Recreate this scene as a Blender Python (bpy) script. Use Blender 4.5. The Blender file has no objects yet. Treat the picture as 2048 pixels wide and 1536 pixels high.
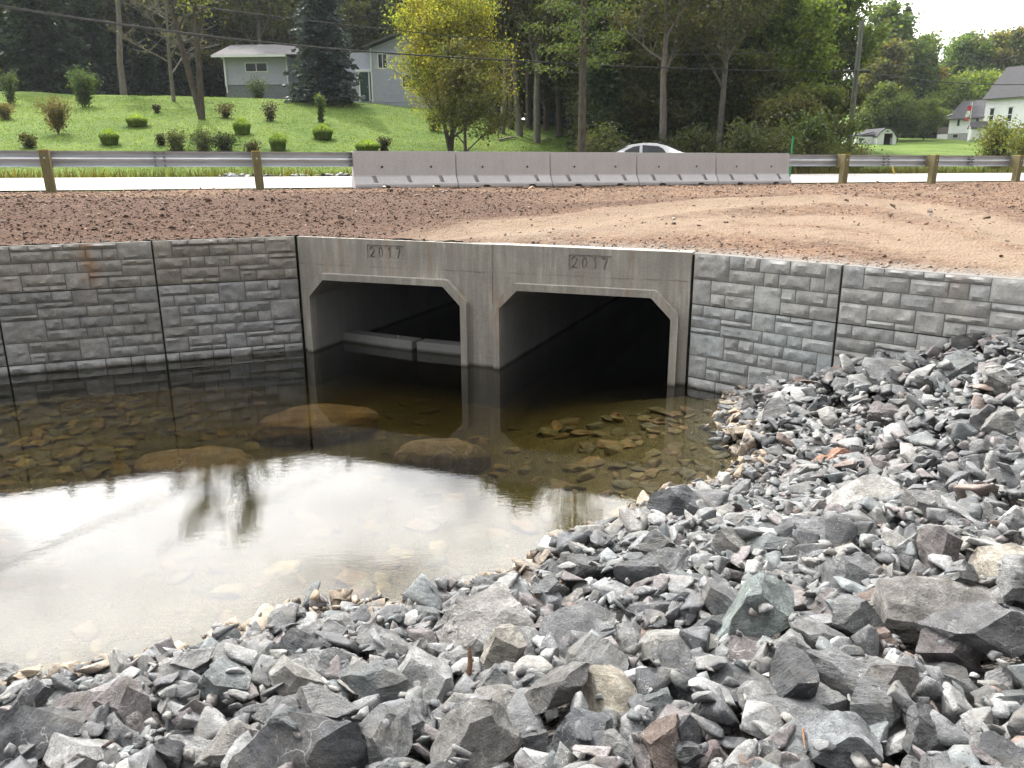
import bpy, bmesh, math, random
import numpy as np
from collections import defaultdict
from mathutils import Vector, Matrix, noise
from mathutils.geometry import tessellate_polygon
R = math.radians
scene = bpy.context.scene
COL = scene.collection
random.seed(7); rng = np.random.default_rng(7)

# ------------------------------------------------------------------ camera, sky, sun, exposure
FPX, PITCH, ROLL, CAMZ = 1560.0, R(15.5), R(-0.3), 3.0
cd = bpy.data.cameras.new('camera'); cam = bpy.data.objects.new('camera', cd); COL.objects.link(cam)
cd.sensor_width = 36.0; cd.lens = FPX / 2048 * 36.0; cd.clip_start = 0.05; cd.clip_end = 3000
CAM_M = Matrix.Translation((0, 0, CAMZ)) @ Matrix.Rotation(math.pi / 2 - PITCH, 4, 'X') @ Matrix.Rotation(ROLL, 4, 'Z')
cam.matrix_world = CAM_M
scene.camera = cam
SUN_EL, SUN_AZ = R(48), R(-27)          # azimuth from +Y (view direction), negative = to the left
sun_dir = Vector((math.sin(SUN_AZ) * math.cos(SUN_EL), math.cos(SUN_AZ) * math.cos(SUN_EL), math.sin(SUN_EL)))
world = bpy.data.worlds.new("World"); scene.world = world; world.use_nodes = True
wt = world.node_tree; wn = wt.nodes; wl = wt.links
for n_ in list(wn): wn.remove(n_)
wo = wn.new('ShaderNodeOutputWorld'); wb = wn.new('ShaderNodeBackground'); wb.inputs['Strength'].default_value = 0.11
sky = wn.new('ShaderNodeTexSky'); sky.sky_type = 'NISHITA'; sky.sun_disc = False
sky.sun_elevation = SUN_EL; sky.sun_rotation = SUN_AZ; sky.dust_density = 2.0; sky.altitude = 60
tc = wn.new('ShaderNodeTexCoord')
nrm = wn.new('ShaderNodeVectorMath'); nrm.operation = 'NORMALIZE'; wl.new(tc.outputs['Generated'], nrm.inputs[0])
sep = wn.new('ShaderNodeSeparateXYZ'); wl.new(nrm.outputs[0], sep.inputs[0])
def wmath(op, a, b=None, clamp=False):
    m = wn.new('ShaderNodeMath'); m.operation = op; m.use_clamp = clamp
    for i, v in enumerate((a, b)):
        if v is None: continue
        if isinstance(v, (int, float)): m.inputs[i].default_value = v
        else: wl.new(v, m.inputs[i])
    return m.outputs[0]
zz = wmath('ADD', wmath('MAXIMUM', sep.outputs['Z'], 0.0), 0.16)
comb = wn.new('ShaderNodeCombineXYZ')
wl.new(wmath('DIVIDE', sep.outputs['X'], zz), comb.inputs[0]); wl.new(wmath('DIVIDE', sep.outputs['Y'], zz), comb.inputs[1])
cn = wn.new('ShaderNodeTexNoise'); cn.inputs['Scale'].default_value = 1.7; cn.inputs['Detail'].default_value = 7; cn.inputs['Roughness'].default_value = 0.55
wl.new(comb.outputs[0], cn.inputs['Vector'])
cr = wn.new('ShaderNodeValToRGB'); cr.color_ramp.elements[0].position = 0.33; cr.color_ramp.elements[1].position = 0.50
wl.new(cn.outputs['Fac'], cr.inputs[0])
cn2 = wn.new('ShaderNodeTexNoise'); cn2.inputs['Scale'].default_value = 4.5; cn2.inputs['Detail'].default_value = 6
wl.new(comb.outputs[0], cn2.inputs['Vector'])
dt = wn.new('ShaderNodeVectorMath'); dt.operation = 'DOT_PRODUCT'; wl.new(nrm.outputs[0], dt.inputs[0]); dt.inputs[1].default_value = sun_dir
glow = wmath('POWER', wmath('MAXIMUM', wmath('ADD', wmath('MULTIPLY', dt.outputs['Value'], 0.5), 0.5), 0.0), 4.6)
SKY_BASE, SKY_GLOW = 4.6, 68.0
cb = wmath('MULTIPLY', wmath('ADD', wmath('MULTIPLY', glow, SKY_GLOW), SKY_BASE), wmath('ADD', wmath('MULTIPLY', cn2.outputs['Fac'], 0.5), 0.75))
cc = wn.new('ShaderNodeCombineColor')
wl.new(wmath('MULTIPLY', cb, 1.0), cc.inputs[0]); wl.new(wmath('MULTIPLY', cb, 0.985), cc.inputs[1]); wl.new(wmath('MULTIPLY', cb, 0.97), cc.inputs[2])
mx = wn.new('ShaderNodeMix'); mx.data_type = 'RGBA'
wl.new(cr.outputs[0], mx.inputs[0]); wl.new(sky.outputs[0], mx.inputs[6]); wl.new(cc.outputs[0], mx.inputs[7])
wl.new(mx.outputs[2], wb.inputs['Color']); wl.new(wb.outputs[0], wo.inputs['Surface'])
sd = bpy.data.lights.new('sun', 'SUN'); sd.energy = 5.0; sd.angle = R(0.55); sd.color = (1.0, 0.95, 0.87)
sun = bpy.data.objects.new('sun', sd); COL.objects.link(sun)
sun.matrix_world = sun_dir.to_track_quat('Z', 'Y').to_matrix().to_4x4()
vs = scene.view_settings; vs.view_transform = 'Standard'; vs.look = 'None'; vs.exposure = 0.14; vs.gamma = 1; vs.use_curve_mapping = False
cy = scene.cycles; cy.max_bounces = 7; cy.diffuse_bounces = 3; cy.glossy_bounces = 3; cy.transmission_bounces = 4
cy.transparent_max_bounces = 10; cy.volume_bounces = 0; cy.caustics_reflective = False; cy.caustics_refractive = False
cy.use_denoising = True; cy.sample_clamp_indirect = 6.0

# ------------------------------------------------------------------ helpers: picture point -> place
CR = CAM_M.to_3x3()
def ray(px, py): return (CR @ Vector(((px - 1024) / FPX, -(py - 768) / FPX, -1.0)))
def onz(px, py, z):
    d = ray(px, py); t = (z - CAMZ) / d.z; return Vector((d.x * t, d.y * t, z))
def aty(px, py, y):
    d = ray(px, py); t = y / d.y; return Vector((d.x * t, y, CAMZ + d.z * t))
def hit(px, py, fn, t0=1.5, t1=160.0, step=0.05):
    d = ray(px, py); t = t0; prev = t0
    while t < t1:
        p = d * t
        if CAMZ + p.z <= fn(p.x, p.y):
            a, b = prev, t
            for _ in range(18):
                m = (a + b) / 2; q = d * m
                if CAMZ + q.z <= fn(q.x, q.y): b = m
                else: a = m
            q = d * b; return Vector((q.x, q.y, CAMZ + q.z))
        prev = t; t += step * max(1.0, t * 0.1)
    q = d * t1; return Vector((q.x, q.y, CAMZ + q.z))
def project(p):
    v = CAM_M.inverted() @ Vector(p)
    if v.z > -0.05: return None
    return (1024 + FPX * v.x / -v.z, 768 - FPX * v.y / -v.z, -v.z)
def sstep(a, b, x):
    t = min(1.0, max(0.0, (x - a) / (b - a))); return t * t * (3 - 2 * t)
def interp(x, xs, ys): return float(np.interp(x, xs, ys))

# ------------------------------------------------------------------ helpers: objects
def tag(o, label=None, cat=None, group=None, kind=None):
    if label: o['label'] = label
    if cat: o['category'] = cat
    if group: o['group'] = group
    if kind: o['kind'] = kind
    return o
def empty(name, loc=(0, 0, 0), rz=0.0, label=None, cat=None, group=None):
    o = bpy.data.objects.new(name, None); COL.objects.link(o); o.location = loc; o.rotation_euler = (0, 0, rz)
    o.empty_display_size = 0.2
    return tag(o, label, cat, group)
def link(name, me, mat=None, parent=None, loc=None):
    o = bpy.data.objects.new(name, me); COL.objects.link(o)
    if mat is not None and len(me.materials) == 0: me.materials.append(mat)
    if parent is not None: o.parent = parent
    if loc is not None: o.location = loc
    return o
def copy_tree(o, parent=None):
    c = o.copy(); COL.objects.link(c); c.parent = parent
    for ch in [k for k in CHILD.get(o.name, [])] or list(o.children): copy_tree(ch, c)
    return c
CHILD = {}
def mesh_np(name, V, F, tint=None, smooth=False, attr='tint'):
    """V (n,3), F (m,k) -> mesh; tint: per-face rgb"""
    V = np.asarray(V, dtype=np.float32); F = np.asarray(F, dtype=np.int32)
    me = bpy.data.meshes.new(name); k = F.shape[1]; m = F.shape[0]
    me.vertices.add(len(V)); me.vertices.foreach_set('co', V.ravel())
    me.loops.add(m * k); me.loops.foreach_set('vertex_index', F.ravel())
    me.polygons.add(m); me.polygons.foreach_set('loop_start', np.arange(0, m * k, k, dtype=np.int32))
    me.polygons.foreach_set('loop_total', np.full(m, k, dtype=np.int32))
    if smooth: me.polygons.foreach_set('use_smooth', np.ones(m, dtype=bool))
    me.update(calc_edges=True)
    if tint is not None:
        a = me.color_attributes.new(attr, 'FLOAT_COLOR', 'CORNER')
        c = np.ones((m, k, 4), dtype=np.float32); c[:, :, :3] = np.asarray(tint, dtype=np.float32)[:, None, :]
        a.data.foreach_set('color', c.ravel())
    return me
class MB:
    """collects quads / tris / ngons for one mesh"""
    def __init__(s): s.v = []; s.f = []
    def add(s, vs_, fs_):
        b = len(s.v); s.v += [tuple(v) for v in vs_]; s.f += [tuple(b + i for i in f) for f in fs_]
    def box(s, x0, x1, y0, y1, z0, z1, M=None):
        vs_ = [(x, y, z) for z in (z0, z1) for y in (y0, y1) for x in (x0, x1)]
        if M is not None: vs_ = [M @ Vector(v) for v in vs_]
        s.add(vs_, [(0, 2, 3, 1), (4, 5, 7, 6), (0, 1, 5, 4), (2, 6, 7, 3), (0, 4, 6, 2), (1, 3, 7, 5)])
    def prism(s, prof, a, b, axis='x', M=None):
        """prof: list of 2d points (ccw), extruded from a to b along axis; profile lies in the other two axes"""
        n = len(prof); vs_ = []
        for t in (a, b):
            for (p, q) in prof:
                vs_.append((t, p, q) if axis == 'x' else ((p, t, q) if axis == 'y' else (p, q, t)))
        if M is not None: vs_ = [M @ Vector(v) for v in vs_]
        fs_ = [tuple(range(n))[::-1], tuple(range(n, 2 * n))] + [(i, (i + 1) % n, n + (i + 1) % n, n + i) for i in range(n)]
        s.add(vs_, fs_)
    def tube(s, pts, rad, seg=6, cap=True):
        pts = [Vector(p) for p in pts]; n = len(pts)
        rad = rad if hasattr(rad, '__len__') else [rad] * n
        vs_ = []
        for i, p in enumerate(pts):
            d = (pts[min(i + 1, n - 1)] - pts[max(i - 1, 0)]).normalized()
            a = d.orthogonal().normalized() if i == 0 else (a - d * a.dot(d)).normalized()
            b = d.cross(a)
            for k in range(seg):
                t = 2 * math.pi * k / seg; vs_.append(p + (a * math.cos(t) + b * math.sin(t)) * rad[i])
        fs_ = [(i * seg + k, i * seg + (k + 1) % seg, (i + 1) * seg + (k + 1) % seg, (i + 1) * seg + k) for i in range(n - 1) for k in range(seg)]
        if cap: fs_ += [tuple(range(seg))[::-1], tuple(range((n - 1) * seg, n * seg))]
        s.add(vs_, fs_)
    def mesh(s, name):
        me = bpy.data.meshes.new(name); me.from_pydata([tuple(v) for v in s.v], [], s.f); me.update(); return me
    def build(s, name, mat, parent=None, smooth=False, fix=True, bevel=0):
        me = s.mesh(name)
        if fix or bevel:
            bm = bmesh.new(); bm.from_mesh(me)
            bmesh.ops.recalc_face_normals(bm, faces=bm.faces)
            if bevel:
                bmesh.ops.bevel(bm, geom=[e for e in bm.edges if e.is_manifold and e.calc_face_angle(0) > 0.5], offset=bevel, segments=1, affect='EDGES')
            bm.to_mesh(me); bm.free()
        if smooth:
            me.polygons.foreach_set('use_smooth', [True] * len(me.polygons)); me.set_sharp_from_angle(angle=R(40))
        return link(name, me, mat, parent)

# ------------------------------------------------------------------ helpers: materials
class NT:
    def __init__(s, name):
        s.m = bpy.data.materials.new(name); s.m.use_nodes = True; s.t = s.m.node_tree
        for n in list(s.t.nodes): s.t.nodes.remove(n)
        s.out = s.n('ShaderNodeOutputMaterial')
    def n(s, typ, **kw):
        nd = s.t.nodes.new(typ)
        for k, v in kw.items(): setattr(nd, k, v)
        return nd
    def set(s, sock, v):
        if v is None: return
        if isinstance(v, bpy.types.NodeSocket): s.t.links.new(v, sock)
        elif isinstance(v, (tuple, list)) and len(v) == 3 and sock.type == 'RGBA': sock.default_value = (*v, 1)
        else: sock.default_value = v
    def coord(s, which='Object'): return s.n('ShaderNodeTexCoord').outputs[which]
    def pos(s): return s.n('ShaderNodeNewGeometry').outputs['Position']
    def mapv(s, v, scale=(1, 1, 1), loc=(0, 0, 0), rot=(0, 0, 0)):
        m = s.n('ShaderNodeMapping'); s.set(m.inputs[0], v); m.inputs['Scale'].default_value = scale; m.inputs['Location'].default_value = loc
        m.inputs['Rotation'].default_value = rot; return m.outputs[0]
    def noise(s, v, scale, detail=4, rough=0.55, dist=0.0):
        n = s.n('ShaderNodeTexNoise'); s.set(n.inputs['Vector'], v); s.set(n.inputs['Scale'], scale)
        n.inputs['Detail'].default_value = detail; n.inputs['Roughness'].default_value = rough; n.inputs['Distortion'].default_value = dist
        return n.outputs['Fac']
    def ncol(s, v, scale, detail=3):
        n = s.n('ShaderNodeTexNoise'); s.set(n.inputs['Vector'], v); n.inputs['Scale'].default_value = scale; n.inputs['Detail'].default_value = detail
        return n.outputs['Color']
    def voro(s, v, scale, feature='F1', out='Distance'):
        n = s.n('ShaderNodeTexVoronoi', feature=feature); s.set(n.inputs['Vector'], v); n.inputs['Scale'].default_value = scale
        return n.outputs[out]
    def ramp(s, f, stops):
        r = s.n('ShaderNodeValToRGB'); s.set(r.inputs[0], f); e = r.color_ramp.elements
        while len(e) < len(stops): e.new(0.5)
        for i, (p, c) in enumerate(stops):
            e[i].position = p; e[i].color = (c, c, c, 1) if isinstance(c, (int, float)) else (*c, 1)
        return r.outputs[0]
    def mix(s, f, a, b, mode='MIX'):
        m = s.n('ShaderNodeMix', data_type='RGBA', blend_type=mode); s.set(m.inputs[0], f); s.set(m.inputs[6], a); s.set(m.inputs[7], b); return m.outputs[2]
    def math(s, op, a, b=None, clamp=False):
        m = s.n('ShaderNodeMath', operation=op, use_clamp=clamp); s.set(m.inputs[0], a)
        if b is not None: s.set(m.inputs[1], b)
        return m.outputs[0]
    def bump(s, h, strength=0.5, dist=0.02, nrm=None):
        b = s.n('ShaderNodeBump'); s.set(b.inputs['Height'], h); b.inputs['Strength'].default_value = strength; b.inputs['Distance'].default_value = dist
        if nrm is not None: s.set(b.inputs['Normal'], nrm)
        return b.outputs[0]
    def pbr(s, col, rough=0.85, normal=None, metal=0.0, spec=0.35):
        p = s.n('ShaderNodeBsdfPrincipled'); s.set(p.inputs['Base Color'], col); s.set(p.inputs['Roughness'], rough); s.set(p.inputs['Metallic'], metal)
        s.set(p.inputs['Specular IOR Level'], spec)
        if normal is not None: s.set(p.inputs['Normal'], normal)
        s.t.links.new(p.outputs[0], s.out.inputs['Surface']); return p
def sepz(k, v, i):
    x = k.n('ShaderNodeSeparateXYZ'); k.set(x.inputs[0], v); return x.outputs[i]

def mat_concrete(name, base, dark, streak=0.5, bump=0.25, rust=0.0, line=False):
    k = NT(name); P = k.coord('Object')
    st = k.noise(k.mapv(P, (7, 7, 0.6)), 1.6, 5, 0.6); bl = k.noise(P, 1.3, 5, 0.6); fine = k.noise(P, 38, 4, 0.7)
    c = k.mix(k.ramp(bl, [(0.3, 0.0), (0.7, 1.0)]), dark, base)
    c = k.mix(k.math('MULTIPLY', k.ramp(st, [(0.42, 1.0), (0.62, 0.0)]), streak), c, tuple(x * 0.62 for x in dark))
    c = k.mix(0.35, c, k.ramp(fine, [(0.3, tuple(x * 0.6 for x in base)), (0.7, tuple(min(1, x * 1.25) for x in base))]))
    if rust:
        rn = k.noise(k.mapv(P, (4, 4, 0.5), (3, 1, 0)), 1.2, 4, 0.6)
        c = k.mix(k.math('MULTIPLY', k.ramp(rn, [(0.56, 0.0), (0.7, 1.0)]), rust), c, (0.30, 0.17, 0.09))
    zw = sepz(k, k.pos(), 2)
    if line:
        ln = k.math('SUBTRACT', 1.0, k.math('MULTIPLY', k.math('ABSOLUTE', k.math('SUBTRACT', k.math('ADD', zw, k.math('MULTIPLY', k.noise(P, 5, 5, 0.7), 0.07)), 1.515)), 70.0), True)
        c = k.mix(k.math('MULTIPLY', ln, k.ramp(k.noise(P, 3, 3), [(0.4, 0.1), (0.6, 0.8)])), c, (0.12, 0.11, 0.10))
        c = k.mix(k.math('MULTIPLY', k.ramp(k.noise(k.mapv(P, (9, 9, 0.9), (7, 1, 0)), 1.5, 5, 0.65), [(0.55, 0.0), (0.68, 0.5)]), k.ramp(bl, [(0.4, 0.0), (0.6, 1.0)])), c, (0.56, 0.55, 0.51))
    c = k.mix(k.ramp(k.math('ADD', zw, k.math('MULTIPLY', bl, 0.06)), [(0.03, 0.9), (0.09, 0.0)]), c, (0.035, 0.03, 0.018))
    pits = k.ramp(k.voro(P, 19), [(0.05, 0.0), (0.14, 1.0)])
    c = k.mix(k.math('MULTIPLY', k.math('SUBTRACT', 1.0, pits), k.ramp(bl, [(0.45, 0.0), (0.55, 0.7)])), c, tuple(x * 0.4 for x in dark))
    h = k.math('ADD', fine, k.math('MULTIPLY', pits, 0.5))
    k.pbr(c, 0.9, k.bump(h, bump, 0.01), spec=0.25); return k.m
def mat_stone():
    k = NT('wall_stone'); P = k.pos(); oc = k.n('ShaderNodeObjectInfo').outputs['Color']
    n1 = k.noise(P, 5, 6, 0.65); n2 = k.noise(P, 36, 5, 0.7); n3 = k.noise(P, 1.1, 3)
    c = k.mix(0.6, oc, k.mix(1.0, oc, k.ramp(n1, [(0.28, 0.55), (0.72, 1.35)]), 'MULTIPLY'))
    c = k.mix(0.5, c, k.mix(1.0, c, k.ramp(n2, [(0.3, 0.6), (0.7, 1.3)]), 'MULTIPLY'))
    c = k.mix(k.ramp(n3, [(0.5, 0.0), (0.75, 0.35)]), c, (0.26, 0.24, 0.20))
    z = sepz(k, P, 2); zh = k.math('MULTIPLY', z, 0.5)     # algae and silt up to the usual water line
    edge = k.math('ADD', z, k.math('MULTIPLY', n1, 0.10))
    c = k.mix(k.ramp(edge, [(0.05, 0.8), (0.13, 0.0)]), c, (0.05, 0.045, 0.03))
    sx = sepz(k, P, 0)                                   # one rusty run-off stain and fainter ones
    band = k.math('SUBTRACT', 1.0, k.math('MULTIPLY', k.math('ABSOLUTE', k.math('SUBTRACT', k.math('ADD', sx, k.math('MULTIPLY', k.noise(P, 2.2, 3), 0.35)), -6.28)), 5.5), True)
    rs = k.math('MULTIPLY', band, k.ramp(k.noise(k.mapv(P, (5, 5, 0.8)), 1.6, 4), [(0.35, 0.15), (0.6, 0.85)]))
    rs = k.math('MULTIPLY', rs, k.ramp(zh, [(0.63, 0.1), (0.70, 1.0)]), True)
    c = k.mix(k.math('MULTIPLY', rs, 0.8), c, (0.36, 0.17, 0.06))
    f2 = k.math('MULTIPLY', k.ramp(k.noise(k.mapv(P, (2.2, 2.2, 0.7), (5, 2, 0)), 1.3, 4), [(0.60, 0.0), (0.75, 0.22)]), k.ramp(zh, [(0.6, 0.0), (0.75, 1.0)]))
    c = k.mix(f2, c, (0.30, 0.20, 0.12))
    h = k.math('ADD', k.math('MULTIPLY', n1, 1.6), k.math('MULTIPLY', n2, 0.5))
    k.pbr(c, 0.92, k.bump(h, 0.45, 0.02), spec=0.2); return k.m
def mat_rock(name, attr=False, wet=False):
    k = NT(name); P = k.coord('Object')
    if attr: a = k.n('ShaderNodeAttribute'); a.attribute_name = 'tint'; oc = a.outputs['Color']; P = k.pos()
    else:
        oi = k.n('ShaderNodeObjectInfo'); oc = oi.outputs['Color']
        rv = k.n('ShaderNodeVectorMath', operation='SCALE'); k.set(rv.inputs[0], (9.1, 5.3, 7.7)); k.set(rv.inputs['Scale'], oi.outputs['Random'])
        av = k.n('ShaderNodeVectorMath', operation='ADD'); k.set(av.inputs[0], P); k.set(av.inputs[1], rv.outputs[0]); P = av.outputs[0]
    s = 2.2 if not attr else 9
    n1 = k.noise(P, s, 7, 0.7); n2 = k.noise(P, s * 11, 6, 0.8); n0 = k.noise(P, s * 0.6, 3)
    strat = k.noise(k.mapv(P, (1.2, 1.2, 9)), s * 0.8, 4, 0.6)
    c = k.mix(1.0, oc, k.ramp(n1, [(0.25, 0.42), (0.5, 0.92), (0.75, 1.6)]), 'MULTIPLY')
    c = k.mix(0.75, c, k.mix(1.0, c, k.ramp(n2, [(0.3, 0.35), (0.7, 1.6)]), 'MULTIPLY'))
    c = k.mix(0.5, c, k.mix(1.0, c, k.ramp(strat, [(0.35, 0.6), (0.65, 1.35)]), 'MULTIPLY'))
    c = k.mix(k.ramp(n0, [(0.52, 0.0), (0.72, 0.55)]), c, (0.20, 0.185, 0.155))
    dv = k.n('ShaderNodeVectorMath', operation='ADD'); k.set(dv.inputs[0], P)
    sc = k.n('ShaderNodeVectorMath', operation='SCALE'); k.set(sc.inputs[0], k.ncol(P, s * 1.6, 3)); sc.inputs['Scale'].default_value = 0.55; k.set(dv.inputs[1], sc.outputs[0])
    ve = k.voro(dv.outputs[0], s * 0.9, 'DISTANCE_TO_EDGE')
    vein = k.math('MULTIPLY', k.ramp(ve, [(0.004, 1.0), (0.02, 0.0)]), k.ramp(k.noise(P, s * 0.9, 3), [(0.5, 0.0), (0.6, 0.75)]))
    c = k.mix(vein, c, (0.52, 0.52, 0.50))
    rough = 0.66
    if wet: rough = 0.5
    h = k.math('ADD', k.math('MULTIPLY', n1, 1.3), k.math('ADD', k.math('MULTIPLY', n2, 0.45), k.math('MULTIPLY', strat, 0.5)))
    k.pbr(c, rough, k.bump(h, 0.9, 0.05 if not attr else 0.012), spec=0.5); return k.m
def mat_simple(name, col, rough=0.6, metal=0.0, var=0.25, scale=8, bump=0.15, spec=0.4, bd=0.01, stretch=(1, 1, 1)):
    k = NT(name); P = k.mapv(k.coord('Object'), stretch); n = k.noise(P, scale, 5, 0.6)
    c = k.mix(1.0, col, k.ramp(n, [(0.3, 1 - var), (0.7, 1 + var)]), 'MULTIPLY')
    k.pbr(c, rough, k.bump(n, bump, bd), metal, spec); return k.m
def mat_leaf(name, col, col2, trans=0.45, rough=0.6):
    k = NT(name); a = k.n('ShaderNodeAttribute'); a.attribute_name = 'tint'
    oc = k.n('ShaderNodeObjectInfo').outputs['Color']
    n = k.noise(k.coord('Object'), 0.55, 3)
    c = k.mix(k.ramp(n, [(0.38, 0.0), (0.62, 1.0)]), col, col2)
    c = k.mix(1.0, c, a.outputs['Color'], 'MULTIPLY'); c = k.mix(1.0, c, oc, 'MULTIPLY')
    p = k.n('ShaderNodeBsdfPrincipled'); k.set(p.inputs['Base Color'], c); p.inputs['Roughness'].default_value = rough; p.inputs['Specular IOR Level'].default_value = 0.3
    t = k.n('ShaderNodeBsdfTranslucent'); k.set(t.inputs['Color'], k.mix(1.0, c, (1.5, 1.55, 0.8), 'MULTIPLY'))
    m = k.n('ShaderNodeMixShader'); m.inputs[0].default_value = trans
    k.t.links.new(p.outputs[0], m.inputs[1]); k.t.links.new(t.outputs[0], m.inputs[2]); k.t.links.new(m.outputs[0], k.out.inputs['Surface']); return k.m

M = {}
M['conc'] = mat_concrete('cast_concrete', (0.42, 0.395, 0.345), (0.23, 0.22, 0.20), 0.6, 0.4, rust=0.4, line=True)
M['conc_in'] = mat_concrete('barrel_concrete', (0.30, 0.30, 0.29), (0.2, 0.2, 0.19), 0.2, 0.2)
M['barrier'] = mat_concrete('barrier_concrete', (0.53, 0.52, 0.53), (0.42, 0.41, 0.42), 0.18, 0.15)
M['joint'] = mat_concrete('panel_concrete', (0.20, 0.195, 0.185), (0.13, 0.13, 0.12), 0.2, 0.3)
M['stone'] = mat_stone()
M['rock'] = mat_rock('quarried_rock'); M['rock_small'] = mat_rock('rock_chips', attr=True)
M['dark'] = mat_simple('painted_hole_shade', (0.015, 0.015, 0.015), 0.9)  # near-black colour standing in for shade in the barn openings
M['galv'] = mat_simple('galvanised_steel', (0.58, 0.62, 0.67), 0.46, 0.5, 0.2, 3, 0.05, stretch=(0.5, 1, 6))
M['galv_dark'] = mat_simple('weathered_steel', (0.20, 0.20, 0.20), 0.6, 0.5, 0.35, 6, 0.05)
M['post'] = mat_simple('treated_wood_post', (0.17, 0.15, 0.075), 0.85, 0, 0.4, 9, 0.4, stretch=(6, 6, 0.6))
M['post_top'] = mat_simple('yellow_wood', (0.52, 0.40, 0.10), 0.8, 0, 0.25, 9, 0.3)  # yellower, paler wood tone for post tops and the marker
M['bark'] = mat_simple('bark', (0.085, 0.072, 0.058), 0.95, 0, 0.45, 5, 0.8, 0.1, 0.05, (3, 3, 0.6))
M['bark_grey'] = mat_simple('grey_bark', (0.17, 0.155, 0.135), 0.95, 0, 0.35, 5, 0.6, 0.1, 0.05, (3, 3, 0.6))
M['siding'] = mat_simple('grey_siding', (0.43, 0.45, 0.55), 0.6, 0, 0.08, 3, 0.05)
M['white'] = mat_simple('white_paint', (0.78, 0.80, 0.82), 0.55, 0, 0.05, 2, 0.05)
M['roof_grey'] = mat_simple('grey_shingles', (0.125, 0.122, 0.128), 0.9, 0, 0.3, 3, 0.5, 0.2, 0.02, (0.6, 3, 3))
M['roof_dark'] = mat_simple('charcoal_shingles', (0.062, 0.062, 0.067), 0.9, 0, 0.3, 3, 0.5, 0.2, 0.02, (0.6, 3, 3))
M['foundation'] = mat_simple('foundation_concrete', (0.19, 0.21, 0.23), 0.9)
M['found_light'] = mat_simple('pale_foundation', (0.36, 0.37, 0.36), 0.9)
M['brick'] = mat_simple('chimney_brick', (0.24, 0.08, 0.055), 0.9)
M['glass'] = mat_simple('window_glass', (0.02, 0.025, 0.03), 0.08, 0, 0.1, 2, 0.0, 0.6)
M['door'] = mat_simple('dark_green_door', (0.03, 0.055, 0.05), 0.5)
M['wire'] = mat_simple('cable_sheath', (0.04, 0.04, 0.04), 0.7, 0, 0.1, 2, 0, 0.3)
M['pole'] = mat_simple('weathered_pole_wood', (0.15, 0.155, 0.14), 0.9, 0, 0.3, 4, 0.4, 0.2, 0.02, (4, 4, 0.4))
M['car'] = mat_simple('silver_car_paint', (0.62, 0.62, 0.64), 0.25, 0.3, 0.02, 2, 0.0, 0.6)
M['rubber'] = mat_simple('tyre_rubber', (0.03, 0.03, 0.03), 0.8)
M['rim'] = mat_simple('alloy_rim', (0.5, 0.5, 0.5), 0.35, 0.8)
M['redglass'] = mat_simple('tail_lamp_red', (0.35, 0.02, 0.02), 0.2)
M['lamp'] = mat_simple('head_lamp_clear', (0.7, 0.7, 0.7), 0.15)
M['green'] = mat_simple('green_marker_paint', (0.02, 0.22, 0.09), 0.5)
M['red'] = mat_simple('red_cloth', (0.55, 0.03, 0.03), 0.8)
M['cedar'] = mat_simple('brown_deck_wood', (0.16, 0.13, 0.12), 0.8, 0, 0.3, 6, 0.3, 0.3, 0.01, (1, 1, 5))
M['timber'] = mat_simple('splintered_wood', (0.20, 0.115, 0.07), 0.9, 0, 0.4, 14, 0.8, 0.2, 0.01, (1, 8, 8))
M['log'] = mat_simple('grey_driftwood', (0.24, 0.215, 0.18), 0.9, 0, 0.35, 6, 0.5)
L_ = dict(
 green=mat_leaf('leaves_green', (0.060, 0.095, 0.027), (0.098, 0.130, 0.036)),
 light=mat_leaf('leaves_light', (0.105, 0.150, 0.035), (0.150, 0.190, 0.045), 0.55),
 yellow=mat_leaf('leaves_yellow', (0.160, 0.200, 0.035), (0.270, 0.245, 0.040), 0.55),
 olive=mat_leaf('leaves_olive', (0.082, 0.095, 0.034), (0.118, 0.112, 0.040)),
 spruce=mat_leaf('needles_dark', (0.018, 0.036, 0.016), (0.028, 0.048, 0.020), 0.2),
 blue=mat_leaf('needles_blue', (0.045, 0.062, 0.068), (0.065, 0.085, 0.088), 0.2),
 shrub=mat_leaf('shrub_leaves', (0.060, 0.085, 0.030), (0.090, 0.120, 0.035)),
 pink=mat_leaf('shrub_pinkish', (0.15, 0.115, 0.06), (0.10, 0.12, 0.045)),
 red=mat_leaf('shrub_reddish', (0.085, 0.065, 0.035), (0.065, 0.075, 0.03)),
 tuft=mat_leaf('tuft_grass', (0.17, 0.25, 0.04), (0.21, 0.28, 0.05), 0.5, 0.95),
 grass=mat_leaf('grass_blades', (0.105, 0.175, 0.035), (0.150, 0.205, 0.045), 0.5),
 weed=mat_leaf('weeds', (0.07, 0.09, 0.03), (0.11, 0.11, 0.045), 0.4))
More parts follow.
